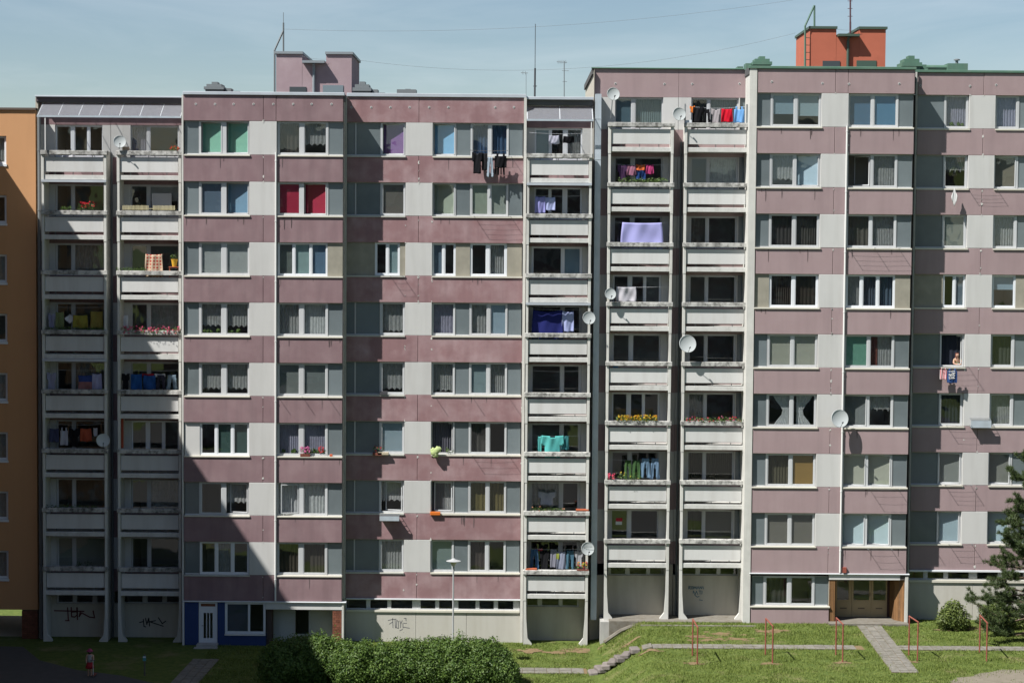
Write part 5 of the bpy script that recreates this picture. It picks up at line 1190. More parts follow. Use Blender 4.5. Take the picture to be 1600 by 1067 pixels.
# ================================================================== laundry
def clothm(name, c, pat=None):
    if name in MATS: return MATS[name]
    m = mat(name, c, .9, .1, transl=.2)
    if pat:
        nt = m.node_tree; b = nt.nodes['Principled BSDF']; g = nd(nt, 'ShaderNodeTexCoord'); kind, c2, sc = pat
        if kind == 'checks': t = nd(nt, 'ShaderNodeTexVoronoi'); t.inputs['Scale'].default_value = sc; t.inputs['Randomness'].default_value = 0; nt.links.new(g.outputs['Object'], t.inputs[0]); f = ramp(nt, t.outputs['Distance'], .3, .36)
        elif kind == 'stripes': t = nd(nt, 'ShaderNodeTexWave'); t.inputs['Scale'].default_value = sc; nt.links.new(g.outputs['Object'], t.inputs[0]); f = ramp(nt, t.outputs['Fac'], .45, .55)
        elif kind == 'split':
            sx = nd(nt, 'ShaderNodeSeparateXYZ'); nt.links.new(g.outputs['Object'], sx.inputs[0]); f = ramp(nt, sx.outputs['Z'], sc, sc + .02)
        col = mixc(nt, f, c, c2); nt.links.new(col, b.inputs['Base Color'])
        for n in nt.nodes:
            if n.type == 'BSDF_TRANSLUCENT': nt.links.new(col, n.inputs[0])
    return m
def inside(shape, u, w):
    a = abs(u)
    if shape == 'sheet': return True
    if shape == 'shirt': return not (w < .07 and a < .18) and (a < .62 or w < .48 - (a - .62) * .25)
    if shape == 'vest': return not (w < .16 and (a < .28 or a > .72)) and a < .85
    if shape == 'trousers': return a < .78 + .2 * w and (w < .34 or a > .13 + (w - .34) * .28)
    if shape == 'shorts': return w < .5 or a > .08
    if shape == 'diamond': return a + abs(2 * w - 1) < 1.05
    if shape == 'socks': return (int((u + 1) * 4) % 2) == 0
    return True
LAUN = {}
def cloth(label, cat, px, Y, color, shape='sheet', name=None, group='washing hung out to dry', pat=None, sag=.03):
    x0, x1 = AX(px[0], px[2], Y), AX(px[1], px[2], Y); zt, zb = AZ(px[0], px[2], Y), AZ(px[0], px[3], Y)
    nx, nz = 18, 16; cx, w = (x0 + x1) / 2, (x1 - x0); h = zt - zb; ph = random.uniform(0, 6); k = random.uniform(3.5, 6); am = min(.034, w * .045)
    def P(i, j, s):
        u = -1 + 2 * i / nx; v = j / nz
        y = Y + am * math.sin(u * k + ph + v * .8) * (.4 + v * .8) + am * .4 * math.sin(u * 9 + v * 5 + ph) + am * .6 * math.sin(u * 3 - v * 6 + 2 * ph) + s * .006 + .02 * math.sin(v * 3 + ph)
        z = zt - h * v - sag * (1 - u * u) * (1 - v * .5) + .012 * math.sin(u * 5 + ph) * v
        return (cx + u * w / 2 * (1 - .05 * math.sin(v * 3.1 + ph * .5)), y, z)
    vs = {}; V = []; Fc = []
    def vid(i, j, s):
        if (i, j, s) not in vs: vs[(i, j, s)] = len(V); V.append(P(i, j, s))
        return vs[(i, j, s)]
    cells = {(i, j) for i in range(nx) for j in range(nz) if inside(shape, -1 + 2 * (i + .5) / nx, (j + .5) / nz)}
    for i, j in cells:
        Fc.append((vid(i, j, -1), vid(i, j + 1, -1), vid(i + 1, j + 1, -1), vid(i + 1, j, -1))); Fc.append((vid(i, j, 1), vid(i + 1, j, 1), vid(i + 1, j + 1, 1), vid(i, j + 1, 1)))
        for (a, b), (p, q) in (((-1, 0), ((0, 0), (0, 1))), ((1, 0), ((1, 1), (1, 0))), ((0, -1), ((1, 0), (0, 0))), ((0, 1), ((0, 1), (1, 1)))):
            if (i + a, j + b) not in cells: Fc.append((vid(i + p[0], j + p[1], -1), vid(i + p[0], j + p[1], 1), vid(i + q[0], j + q[1], 1), vid(i + q[0], j + q[1], -1)))
    nm = name or {'sheet': 'towel', 'shirt': 'shirt', 'trousers': 'trousers', 'shorts': 'shorts', 'vest': 'vest'}.get(shape, 'laundry')
    m = clothm('cloth_%s' % label.replace(' ', '_')[:40], color, pat)
    o = mesh_np(nm, V, [f for f in Fc], m, None, (cx, Y, zb), smooth=True); tag(o, label, cat, group); return o
YL = YB + .38
def line(st, k, py, label):
    z = AZ(900, py, YL) if py else 0; x0, x1 = st[0] + .1, st[1] - .1; pts = [(x0 + (x1 - x0) * i / 8, YL + .012, z - .05 * math.sin(math.pi * i / 8)) for i in range(9)]
    b = MB(); b.tube(pts, .006, M_LINE, 4); o = b.build('clothes_line'); tag(o, label, 'clothes line', 'clothes lines strung across the balconies')
OLIVE = (.20, .18, .05); NAVY = (.02, .025, .13); BLACK = (.012, .012, .014); LAV = (.36, .36, .56); WHT = (.55, .55, .56)
# stack A
line(SA, 3, 485, 'washing line with yellow and green cloths on the left stack, fourth balcony down')
cloth('pale lilac shirt at the left end of the line with yellow cloths', 'shirt', (75, 86, 490, 512), YL, (.24, .24, .34), 'shirt')
cloth('dull green towel next to the lilac shirt in the shaded balcony', 'towel', (87, 100, 487, 512), YL, (.17, .20, .09))
cloth('small white cloth hung by its corner between green and yellow towels', 'cloth', (101, 117, 490, 505), YL, WHT, 'diamond', 'cloth')
cloth('yellow towel just right of the small white cloth', 'towel', (114, 137, 492, 512), YL - .03, (.28, .24, .045))
cloth('wide ochre yellow cloth at the right end of the shaded line', 'towel', (141, 161, 486, 512), YL, (.27, .215, .055))
line(SA, 4, 583, 'washing line with a pink and blue towel on the left stack, fifth balcony down')
cloth('grey lilac shirt hanging by the black open balcony door', 'shirt', (73, 88, 582, 608), YL, (.30, .30, .40), 'shirt')
cloth('towel with blue upper half and pink lower half on shaded line', 'towel', (122, 144, 586, 608), YL, (.32, .15, .14), pat=('split', (.045, .075, .24), .34))
cloth('pale lavender sheet beside the blue and pink towel', 'sheet', (144, 159, 583.5, 608), YL - .02, (.42, .42, .60), name='bed_sheet')
line(SA, 5, 668, 'washing line with an orange red cloth on the left stack, above the dish')
cloth('dark slate blue towel at the left of the line with the orange cloth', 'towel', (77, 92, 669, 690), YL, (.06, .065, .12))
cloth('white sleeveless top between dark towel and black shirt', 'vest', (93, 107, 667, 695), YL, (.42, .42, .46), 'vest')
cloth('black shirt beside the orange red cloth', 'shirt', (107, 125, 669, 697), YL, BLACK, 'shirt')
cloth('orange red cloth on the shaded line', 'towel', (125.5, 143, 669, 689), YL, (.42, .09, .045))
cloth('small white sock-like cloth right of the orange red cloth', 'cloth', (146, 152, 668, 681), YL, WHT, name='cloth')
# stack B
cloth('red and cream patterned rug hanging on the balcony rail', 'rug', (227, 254, 397, 433.5), YB + .30, (.42, .055, .04), name='rug', pat=('checks', (.55, .42, .30), 6.5), group=None)
cloth('narrow white towel left of the pink flowers', 'towel', (193, 200, 492, 511), YL, WHT)
line(SB, 4, 583, 'washing line with two blue towels, second stack from the left')
cloth('black shirt left of the two blue towels', 'shirt', (190, 203, 583, 608), YL, BLACK, 'shirt')
cloth('left one of two plain blue towels in the shade', 'towel', (204, 222, 584, 608), YL, (.02, .085, .26))
cloth('right one of two plain blue towels in the shade', 'towel', (224, 243, 586, 608), YL, (.022, .08, .25))
cloth('small dark red cloth pegged above the right blue towel', 'cloth', (222, 240, 583, 588), YL + .06, (.30, .02, .03), name='cloth')
cloth('charcoal trousers right of the blue towels', 'trousers', (244, 259, 585, 608), YL, (.03, .03, .045), 'trousers')
cloth('faded light blue jeans at the right end of that line', 'jeans', (260, 277, 585, 608), YL, (.16, .22, .27), 'trousers', 'jeans')
cloth('white cloth folded over the line above the charcoal trousers', 'cloth', (241, 258, 583.5, 588), YL + .05, WHT, name='cloth')
# stack C
line(SC, 0, 208, 'washing line with one white and one black cloth on the top balcony')
cloth('small white towel on the top balcony line', 'towel', (857.5, 874, 211.5, 225), YL, (.5, .5, .58))
cloth('small black towel on the top balcony line', 'towel', (880, 897, 212.5, 223.5), YL, BLACK)
line(SC, 1, 305.5, 'washing line with lilac and pale blue cloths below the top balcony')
cloth('lilac blue towel hanging to the ledge', 'towel', (836, 852, 307, 333), YL - .05, (.26, .26, .52))
cloth('pale blue pillowcase beside the lilac blue towel', 'pillowcase', (851.5, 867.5, 308, 328.5), YL - .05, (.36, .40, .62), name='pillowcase')
line(SC, 3, 483, 'washing line with a navy sheet beside the dish')
cloth('big navy blue duvet cover filling the balcony opening', 'sheet', (832, 879.5, 484, 531), YL - .04, NAVY, name='bed_sheet', sag=.09)
cloth('pale blue sheet overlapping the navy duvet cover', 'sheet', (878.5, 896.5, 486, 518), YL - .07, (.34, .38, .60), name='bed_sheet')
line(SC, 4, 579, 'empty sagging washing line below the navy sheet')
line(SC, 5, 680, 'washing line with turquoise washing')
cloth('turquoise t-shirt lit by the sun', 'shirt', (846, 881, 680, 716), YL - .07, (.10, .42, .40), 'shirt')
cloth('dark teal towel behind the turquoise t-shirt', 'towel', (877, 889, 680, 702), YL, (.035, .15, .16))
cloth('turquoise strip of cloth left of the t-shirt', 'cloth', (840, 846, 681, 709), YL, (.10, .40, .38), name='cloth')
cloth('white t-shirt on its own behind the balcony ledge', 'shirt', (840, 869, 768, 788), YL + .35, (.34, .34, .38), 'shirt')
line(SC, 7, 857, 'crowded washing line on the lowest balcony beside the dish')
for px, cc, sh, lab, cat in (((828, 842, 857, 889), (.045, .10, .19), 'trousers', 'dark blue jeans at the left end of the crowded line', 'jeans'), ((843, 859, 860, 889), BLACK, 'shirt', 'black shirt second on the crowded line', 'shirt'), ((860, 870, 858, 886), (.20, .20, .24), 'sheet', 'grey cloth third on the crowded line', 'cloth'),
        ((870, 884, 861, 889), (.22, .24, .31), 'sheet', 'pale grey blue towel in the middle of the crowded line', 'towel'), ((884, 898, 859, 889), (.06, .13, .18), 'trousers', 'teal blue trousers on the crowded line', 'trousers'), ((898, 911, 860, 884), (.30, .31, .33), 'shirt', 'whitish shirt at the right end of the crowded line', 'shirt'),
        ((837, 848, 856, 860), (.32, .04, .06), 'sheet', 'small red cloth pegged at the left of the crowded line', 'cloth'), ((869, 874, 862, 873), (.24, .27, .05), 'sheet', 'small lime green cloth on the crowded line', 'cloth')):
    cloth(lab, cat, px, YL + (.05 if 'pegged' in lab else 0), cc, sh)
# stack D, E
line(SD, 1, 256, 'washing line with pink and orange washing above the green plants')
cloth('dark purple striped shirt left of the pink washing', 'shirt', (965, 980, 257, 284), YL, (.045, .02, .06), 'shirt', pat=('stripes', (.12, .06, .13), 9))
cloth('dusty pink towel on the line above the green plants', 'towel', (979.5, 994, 258, 274), YL, (.30, .13, .19))
cloth('orange cloth between two pink towels', 'cloth', (994, 1008, 257, 266), YL, (.50, .12, .04), name='cloth')
cloth('dark blue shorts under the orange cloth', 'shorts', (994, 1009, 266, 281), YL + .03, (.02, .05, .16), 'shorts')
cloth('bright magenta pink towel on the line above the green plants', 'towel', (1009.5, 1021.5, 257, 272), YL, (.42, .05, .16))
line(SD, 2, 346.5, 'washing line with one big lavender sheet')
cloth('large lavender sheet hanging in full sun', 'sheet', (971.5, 1035, 347.5, 389), YL - .12, (.37, .37, .66), name='bed_sheet')
line(SD, 3, 446.5, 'washing line with a white cloth next to the dish')
cloth('crumpled white cloth hanging right of the dish', 'cloth', (963, 994, 448, 471), YL - .08, (.46, .45, .48), name='tablecloth')
line(SD, 6, 717, 'washing line with green trousers and jeans')
cloth('olive green trousers, left pair above the pink flower', 'trousers', (975, 988, 718, 748), YL - .03, (.05, .10, .035), 'trousers')
cloth('olive green trousers beside the jeans', 'trousers', (988, 1001, 718, 748), YL - .03, (.05, .105, .04), 'trousers')
cloth('light blue jeans, left pair on the line', 'jeans', (1001, 1016, 715, 747), YL - .03, (.13, .21, .30), 'trousers', 'jeans')
cloth('light blue jeans, right pair on the line', 'jeans', (1016, 1031, 715, 749), YL - .03, (.12, .19, .28), 'trousers', 'jeans')
YE = YB + .12
cloth('small orange cloth at the left end of the sunny top line', 'cloth', (1077.5, 1086, 165.5, 176), YE, (.62, .17, .03), 'shirt', name='cloth')
cloth('black jumper on the sunny top line', 'jumper', (1082.5, 1100, 167, 191), YE, BLACK, 'shirt', name='jumper')
cloth('black trousers on the sunny top line', 'trousers', (1099.5, 1110, 170, 191), YE, BLACK, 'trousers')
cloth('grey and white top on the sunny top line', 'shirt', (1111, 1126.5, 170, 192), YE, (.34, .31, .32), 'shirt')
cloth('bright red towel on the sunny top line', 'towel', (1127, 1145, 170, 190.5), YE, (.56, .012, .03))
cloth('light blue shirt at the right end of the sunny top line', 'shirt', (1146, 1164.5, 166, 191.5), YE, (.16, .36, .66), 'vest')
t = tag(empty('drying_frame', (SE[0] + 1, YE, SE[2][0])), 'grey drying frame with posts and line on the sunny top balcony', 'drying frame'); zz = AZ(1070, 162.5, YE)
for xx in (AX(1070.5, 180, YE), AX(1167, 180, YE)): b = MB(); b.box(xx - .03, xx + .03, YE - .02, YE + .04, SE[2][0] - .2, zz, M_GREYMETAL); b.build('post', t)
x0, x1 = AX(1070.5, 170, YE), AX(1167, 170, YE); zl_ = AZ(1100, 166, YE); b = MB(); b.tube([(x0 + (x1 - x0) * i / 8, YE + .01, zl_ - .1 * math.sin(math.pi * i / 8)) for i in range(9)], .006, M_LINE, 4); b.build('line', t)

# washing racks that stick out under the windows, and what hangs on them
def rack(label, pxs, py, Y, L=.42, wires=3, drop=0.02):
    xs = [AX(p, py, Y) for p in pxs]; z = AZ(pxs[0], py, Y); t = tag(empty('washing_rack', (sum(xs) / len(xs), Y, z)), label, 'washing rack', 'washing racks under the windows')
    for x in xs: b = MB(); b.tube([(x, Y + .02, z), (x, Y - L, z + drop)], .010, M_GREYMETAL, 5); b.build('rod', t)
    for i in range(wires):
        y = Y - L * (.35 + .62 * i / max(1, wires - 1)) if wires > 1 else Y - L * .95
        b = MB(); b.tube([(xs[0] - .03, y, z + .012), ((xs[0] + xs[-1]) / 2, y, z - .02), (xs[-1] + .03, y, z + .012)], .0028, M_WIRE, 4); b.build('wire', t)
    return z
rack('three bare rods under the window above the pink flower pot', (434.5, 472.5, 512), 619.5, 0, .40, 0)
rack('washing rack with wires under the grey-green blinds, right of the rose front', (741, 798), 338.5, SET, .50, 4)
rack('washing rack with wires below the concrete infill window of the rose front', (610, 629.5), 431.5, SET, .44, 3)
rack('three bare rods under the pale blue blind of the rose front', (680, 738, 795), 620, SET, .42, 0)
rack('washing rack under the dark window right of the green bag', (738, 796), 712, SET, .40, 3)
rack('washing rack under the grey-brown curtains beside the white pipe', (1325, 1366, 1404), 387.5, 0, .48, 4)
rack('washing rack under the plain beige blinds, below the big dish', (1358, 1403), 763, 0, .50, 3)
rack('washing rack under the pale blue blinds above the entrance', (1355, 1392), 857, 0, .45, 3)
rack('long washing rack beside the arched dark curtain', (1513, 1558), 296, SET, .36, 4)
rack('washing rack below the window with the woman', (1466, 1513), 572.5, SET, .52, 4)
rack('washing rack below the grey blind, two above the bush', (1476, 1516), 757, SET, .45, 4)
rack('washing rack below the dark window under the woman', (1478, 1515), 664, SET, .42, 3)
rack('washing rack below the pale blue blind, above the bush', (1482, 1518), 849.5, SET, .42, 3)
rack('washing rack carrying black clothes outside the blue curtains', (736, 793), 236, SET, .52, 3)
YK = SET - .38
cloth('black long-sleeved shirt hanging outside the top window', 'shirt', (737, 754.5, 238, 271), YK, BLACK, 'shirt')
cloth('second black shirt squeezed between the long shirt and the jeans', 'shirt', (753, 762, 239, 266), YK + .06, (.02, .02, .022), 'sheet')
cloth('pale denim jeans among the black clothes outside the top window', 'jeans', (761, 771, 245, 277), YK, (.30, .36, .42), 'trousers', 'jeans')
cloth('black t-shirt with white hem outside the top window', 'shirt', (772, 792.5, 239, 262), YK, BLACK, 'vest', pat=('split', (.012, .012, .014), .07))
cloth('black stockings behind the black t-shirt', 'stockings', (773, 791, 258, 273), YK + .1, BLACK, 'socks', 'stockings')
cloth('red and white striped shirt outside the window with the woman', 'shirt', (1468, 1480.5, 574, 592.5), SET - .35, (.50, .04, .06), 'vest', pat=('stripes', (.6, .55, .55), 5))
jer = cloth('blue sports shirt with white lettering outside the window with the woman', 'shirt', (1479.5, 1496.5, 575, 598), SET - .40, (.03, .07, .20), 'vest')
cloth('white cloth dangling in the sun under the arched curtain', 'cloth', (1486.5, 1496.5, 294, 322), SET - .34, (.58, .58, .57), 'diamond', name='cloth')

# ------------------------------------------------------------------ lettering: flat strokes
def strokes(name, lines, Y, w, m, par, dy=.004):
    b = MB()
    for ln in lines:
        P = [at(x, y, Y) for x, y in ln]
        for p, q in zip(P, P[1:]):
            d = Vector((q.x - p.x, 0, q.z - p.z)); L = d.length
            if L < 1e-4: continue
            d /= L; n_ = Vector((-d.z, 0, d.x)) * w / 2; p2, q2 = p - d * w * .3, q + d * w * .3
            k = len(b.v)
            for yy in (Y - dy, Y - .001): b.v += [(v.x, yy, v.z) for v in (p2 + n_, q2 + n_, q2 - n_, p2 - n_)]
            for f in ((0, 1, 2, 3), (7, 6, 5, 4), (0, 4, 5, 1), (1, 5, 6, 2), (2, 6, 7, 3), (3, 7, 4, 0)): b.f.append(tuple(k + e for e in f)); b.mi.append(b._mi(m))
    o = b.build(name, par); return o
Z8 = lambda pts: [(70 + x / 8, 930 + y / 8) for x, y in pts]
strokes('graffiti', [Z8(l) for l in ([(120, 188), (490, 196)], [(285, 150), (295, 310)], [(258, 312), (305, 312)], [(330, 148), (335, 262), (375, 268), (405, 240), (400, 150)], [(340, 205), (400, 200)], [(405, 150), (408, 300)], [(445, 196), (430, 262), (460, 215), (560, 268), (622, 276), (604, 190)])], YW, .06, mat('red_spray', (.10, .022, .022), .8), blkL)
strokes('graffiti', [Z8(l) for l in ([(1185, 335), (1235, 322)], [(1232, 295), (1240, 385), (1262, 390)], [(1260, 285), (1275, 360), (1300, 280), (1310, 380)], [(1290, 330), (1385, 312)], [(1310, 325), (1480, 382)], [(1420, 275), (1468, 350), (1512, 318)])], YW, .05, mat('black_spray', (.012, .012, .013), .8), blkL)
ZG = lambda pts: [(590 + x / 21.34, 950 + y / 21.34) for x, y in pts]
strokes('graffiti', [ZG(l) for l in ([(350, 400), (490, 362), (615, 355)], [(390, 520), (500, 450)], [(502, 330), (512, 645)], [(580, 365), (590, 645)], [(640, 395), (618, 640), (690, 660), (692, 430), (640, 395)], [(738, 410), (770, 490), (760, 645)], [(822, 405), (775, 500)], [(842, 500), (846, 650)], [(880, 325), (945, 330), (948, 410)], [(870, 490), (965, 495)], [(862, 620), (1065, 658)], [(738, 740), (835, 690)])], SET, .035, mat('grey_spray', (.14, .14, .145), .8), blkL)
ZB = lambda pts: [(1060 + x / 21.33, 900 + y / 21.33) for x, y in pts]
strokes('graffiti', [ZB(l) for l in ([(340, 420), (345, 330), (400, 340), (345, 380), (405, 420)], [(430, 340), (425, 415), (480, 415), (485, 340), (430, 340)], [(515, 420), (520, 340), (555, 390), (590, 340), (595, 420)], [(620, 420), (655, 335), (690, 420)], [(715, 420), (720, 340), (780, 415), (785, 335)], [(820, 340), (840, 420)],
    [(490, 560), (500, 480), (540, 560)], [(560, 600), (600, 490), (650, 600)], [(680, 480), (760, 480)], [(720, 480), (722, 590)], [(790, 490), (780, 590)], [(540, 590), (560, 640), (640, 690)], [(640, 690), (690, 660)], [(700, 780), (800, 800)])], YW, .04, mat('blue_spray', (.10, .155, .19), .8), blkR)
M_PRINT = mat('white_print', (.62, .62, .60), .8)
ZJ = lambda pts: [(1455 + x / 26.67, 560 + y / 26.67) for x, y in pts]
strokes('lettering', [ZJ(l) for l in ([(745, 555), (775, 525), (800, 555), (830, 525), (860, 555)], [(885, 525), (985, 528)], [(870, 600), (990, 600)], [(745, 640), (745, 730), (790, 640), (800, 730)], [(830, 650), (880, 650), (880, 720), (830, 720), (830, 650)], [(910, 645), (970, 645), (915, 725), (975, 725)], [(750, 770), (750, 840), (800, 840)], [(820, 775), (870, 840), (910, 775)], [(930, 775), (930, 845), (970, 810)])], SET - .40 - .055, .035, M_PRINT, jer)

# ------------------------------------------------------------------ satellite dishes
M_DISH = mat('dish_white', (.40, .425, .42), .5, .35, vary=.05)
M_DISHB = mat('dish_back', (.3, .31, .31), .6)
def dish(label, px, py, w, h, Y, mount, ax=(.22, -.93, .20), mark=False):
    c = at(px, py, Y); R = h / 2 / 33.2; axv = Vector(ax).normalized()
    t = tag(empty('satellite_dish', tuple(c)), label, 'satellite dish', 'satellite dishes on the facades'); D_ = R * .17
    prof = [(R * k / 10, D_ * (k / 10) ** 2) for k in range(0, 11)]; prof[0] = (.004, 0)
    b = MB(); back = [(r, hh - .012) for r, hh in prof]
    b.lathe(prof, c, M_DISH, 28, tuple(axv)); b2 = MB()
    n0 = len(b.v); b.lathe([(R * 1.02, D_ - .012), (R * 1.02, D_ + .008), (R * .985, D_ + .008)], c, M_DISH, 28, tuple(axv)); b.f = [f for f in b.f if len(f) == 4]; b.mi = b.mi[:len(b.f)]
    k = len(b.v); b.lathe(back, c, M_DISHB, 28, tuple(axv)); keep = [i for i, f in enumerate(b.f) if len(f) == 4]; b.mi = [b.mi[i] for i in keep]; b.f = [b.f[i] for i in keep]
    b.build('reflector', t, smooth=True)
    up = Vector((0, 0, 1)); lowd = (up - axv * up.dot(axv)).normalized() * -1
    foot = c + lowd * R * .98 + axv * D_; foc = c + axv * R * .95 + lowd * R * .55
    b = MB(); b.tube([foot, foc], .012, M_GREYMETAL, 5); b.build('arm', t)
    b = MB(); b.tube([foc + axv * .03, foc - axv * .07], .032, M_DARKMETAL, 8); b.build('receiver', t)
    b = MB(); m_ = Vector(mount) if not callable(mount) else mount; e = c - axv * .08; b.tube([c - axv * .01, e, m_], .025, M_GREYMETAL, 6); b.build('mount', t)
    if mark:
        for q in range(7):
            u = -.62 + q * .2; b = MB(); pq = c + Vector((u * R, 0, R * .24)); pq.y = c.y + axv.y * D_ * .2 - .025 - .0
            b.box(pq.x, pq.x + .032, pq.y - .03, pq.y - .026, pq.z, pq.z + random.choice((.05, .065)), M_GREYMETAL); b.build('letter', t)
    return t
zA_ = lambda st, k: st[2][k]
dish('satellite dish on the top balcony under the long canopy', 187, 222, 18, 19, YB - .1, (SB[0] + .1, YB + .05, AZ(187, 233, YB)))
dish('satellite dish in the shade at the corner of the left stack', 161, 688, 19, 20.5, YB - .18, (SA[1] - .06, YB + .05, AZ(161, 692, YB)))
dish('satellite dish beside the navy sheet', 920, 497, 18.5, 20, YB - .2, (SC[1] - .06, YB + .1, AZ(920, 500, YB)))
dish('satellite dish with grey lettering beside the crowded washing line', 918, 857, 18.5, 20.5, YB - .2, (SC[1] - .06, YB + .1, AZ(918, 861, YB)), mark=True)
dish('satellite dish high up on the first balcony of the taller block', 958, 147.5, 18, 20, YB - .1, (AX(955, 170, YB), YB + .1, AZ(957, 185, YB)))
dish('satellite dish in the gap left of the red and blue washing', 1061, 179, 17, 20.5, YB - .1, (AX(1070, 186, YB), YB + .1, AZ(1070, 187, YB)))
dish('satellite dish left of the crumpled white cloth', 953.5, 459.5, 18.5, 17.5, YB - .2, (SD[0] + .06, YB + .1, AZ(953, 462, YB)))
dish('large satellite dish on the right balcony stack, halfway up', 1074, 537.5, 23.5, 27, YB - .25, (SE[0] + .06, YB + .1, AZ(1074, 541, YB)))
dish('largest satellite dish, on the white pipe between the bay windows', 1311.5, 654, 24, 27.5, -.50, (AX(1321, 660, 0), -.08, AZ(1320, 664, 0)))

# ------------------------------------------------------------------ flowers and small things on balconies and sills
def flowers(label, x0, x1, yt, yb, Y, cols, n=40, name='flowers', leaf=1.0, cat='flowers', trough=False, group='plants on ledges and sills', leafc=None):
    X0_, X1_ = AX(x0, yb, Y), AX(x1, yb, Y); zt, zb = AZ(x0, yt, Y), AZ(x0, yb, Y); h = zt - zb; w = X1_ - X0_
    t = tag(empty(name, ((X0_ + X1_) / 2, Y, zb)), label, cat, group); k = max(2, int(w / .13))
    bl = [(X0_ + w * (i + .5) / k + random.uniform(-.04, .04), Y + random.uniform(-.04, .04), zb + h * random.uniform(.32, .55), h * random.uniform(.35, .55)) for i in range(k)]
    if leaf: leafy('foliage', bl, leafc or M_LEAF2, int(26 * leaf), .035, t)
    if cols:
        for ci, c in enumerate(cols):
            p = []; d = []
            for i in range(n // len(cols)):
                b_ = random.choice(bl); cx, cz = b_[0] + random.uniform(-.05, .05), zb + h * random.uniform(.25, 1.0); cy = Y - random.uniform(.0, .10)
                for q in range(7): p.append((cx + random.gauss(0, .018), cy + random.gauss(0, .015), cz + random.gauss(0, .016))); d.append((random.gauss(0, .5), -1, random.gauss(0, .5)))
            o = leaf_quads('blossoms', np.array(p), np.array(d), mat('petal_%02d_%02d_%02d' % tuple(int(v * 99) for v in c), c, .7, .2, transl=.2), .022, t, aspect=.9); o['kind'] = 'stuff'
    if trough: b = MB(); b.box(X0_ - .02, X1_ + .02, Y - .08, Y + .08, zb - .12, zb + .01, trough); b.build('planter', t)
    return t
YT = YB + .08
REDF = (.50, .015, .03); PINKF = (.62, .08, .20); YELF = (.62, .40, .02); TERR = mat('terracotta', (.36, .09, .04), .8); BRN = mat('brown_plastic', (.16, .05, .035), .6)
flowers('red geranium on the left balcony, second from the top', 124, 148, 315, 329, YT, [REDF], 26, 'geranium')
flowers('small green plant left of the red geranium', 96, 112, 321, 329, YT, None, name='plant', cat='plant')
flowers('red flowers under the blue clothes line on the top balcony', 266, 282, 228, 236, YT, [(.42, .06, .03)], 18, 'flowers')
flowers('trailing grass and herbs beside the patterned rug', 182, 226, 417, 423, YT, None, name='herbs', cat='plants', leaf=.8)
flowers('long row of bright pink petunias above the fourth balcony', 190, 282, 509.5, 524, YT - .08, [PINKF, (.55, .10, .16)], 120, 'petunias')
flowers('dark creeping plants along the ledge under the yellow cloths', 66, 164, 509, 516, YT, None, name='plants', cat='plants', leaf=.6)
flowers('dark seedlings along the shaded ledge, third balcony from the ground', 72, 150, 787, 794, YT, None, name='plants', cat='plants', leaf=.5)
flowers('plants in front of the pale blinds on the lowest left balcony', 120, 142, 874, 887, YT + .3, None, name='plants', cat='plants', leafc=M_PINE)
flowers('mixed small plants along the ledge below the white t-shirt', 828, 884, 791, 799, YT, [(.6, .3, .2)], 6, 'plants', .6, 'plants')
flowers('bright mixed flowers in a red box beside the lettered dish', 902, 919, 877, 889, YT - .05, [(.6, .06, .12), (.6, .3, .05), (.25, .4, .1)], 50, 'flowers', .5, trough=BRN)
flowers('bushy green plants along the ledge under the pink washing', 968, 1043, 276, 286, YT, None, name='plants', cat='plants', leaf=1.3)
flowers('left clump of yellow flowers on the ledge', 963.5, 992, 648, 659, YT - .08, [YELF, (.6, .28, .02), (.62, .46, .05)], 60, 'flowers', 1.8)
flowers('right clump of yellow flowers on the ledge', 995, 1027, 648, 659, YT - .08, [YELF, (.6, .28, .02), (.62, .46, .05)], 64, 'flowers', 1.8)
flowers('row of red and pink geraniums opposite the yellow flowers', 1071, 1160, 650.5, 660, YT - .06, [REDF, (.62, .2, .3)], 46, 'geraniums', 1.2)
flowers('single pink flower head at the left of the green trousers', 950.5, 960.5, 739.5, 750, YT - .08, [(.65, .10, .17)], 40, 'flower', .3)
flowers('leafy plant climbing in front of the green trousers', 967, 1000, 735, 751, YT - .04, [(.5, .4, .06)], 6, 'plants', 1.0, 'plants')
flowers('pink flower pot standing on the sill', 470, 484, 698, 709, -.0 + .02, [(.62, .17, .36)], 44, 'flower_pot', .7, 'flower pot', BRN)
flowers('red flower behind the glass next to the pink flower pot', 496, 508, 698, 709, .16, [(.5, .06, .07)], 24, 'flower', .5)
flowers('potted plant on the shelf left of the light blue blind', 583, 596, 694, 707, SET - .12, [(.35, .02, .03)], 8, 'potted_plant', .8, 'potted plant', BRN)
flowers('green pot plant inside the open window by the green bag', 697, 708, 697, 707, SET + .08, None, name='potted_plant', cat='potted plant')
flowers('leafy plant in yellow pot on a stool, right of the patterned rug', 266.5, 279, 394.5, 406, YT + .1, None, name='potted_plant', cat='potted plant')
def boxt(label, cat, px, Y, dep, m, name, group=None):
    o = box(name, AX(px[0], px[3], Y), AX(px[1], px[3], Y), Y, Y + dep, AZ(px[0], px[3], Y), AZ(px[0], px[2], Y), m, None, bev=.008); return tag(o, label, cat, group)
YP = mat('yellow_pot', (.55, .32, .03), .6); b = MB(); c = at(272.5, 416.5, YT + .1); b.lathe([(.10, 0), (.15, .31), (.165, .31), (.165, .34)], c, YP, 16); tag(b.build('flower_pot'), 'yellow flower pot on the balcony beside the patterned rug', 'flower pot')
t = tag(empty('stool', (AX(272, 421, YT + .1), YT + .1, AZ(272, 421, YT))), 'small reddish stool carrying the yellow pot', 'stool'); zq_ = AZ(272, 416.6, YT + .1); xq_ = AX(272, 416, YT + .1); sm = mat('red_wood', (.30, .09, .05), .6)
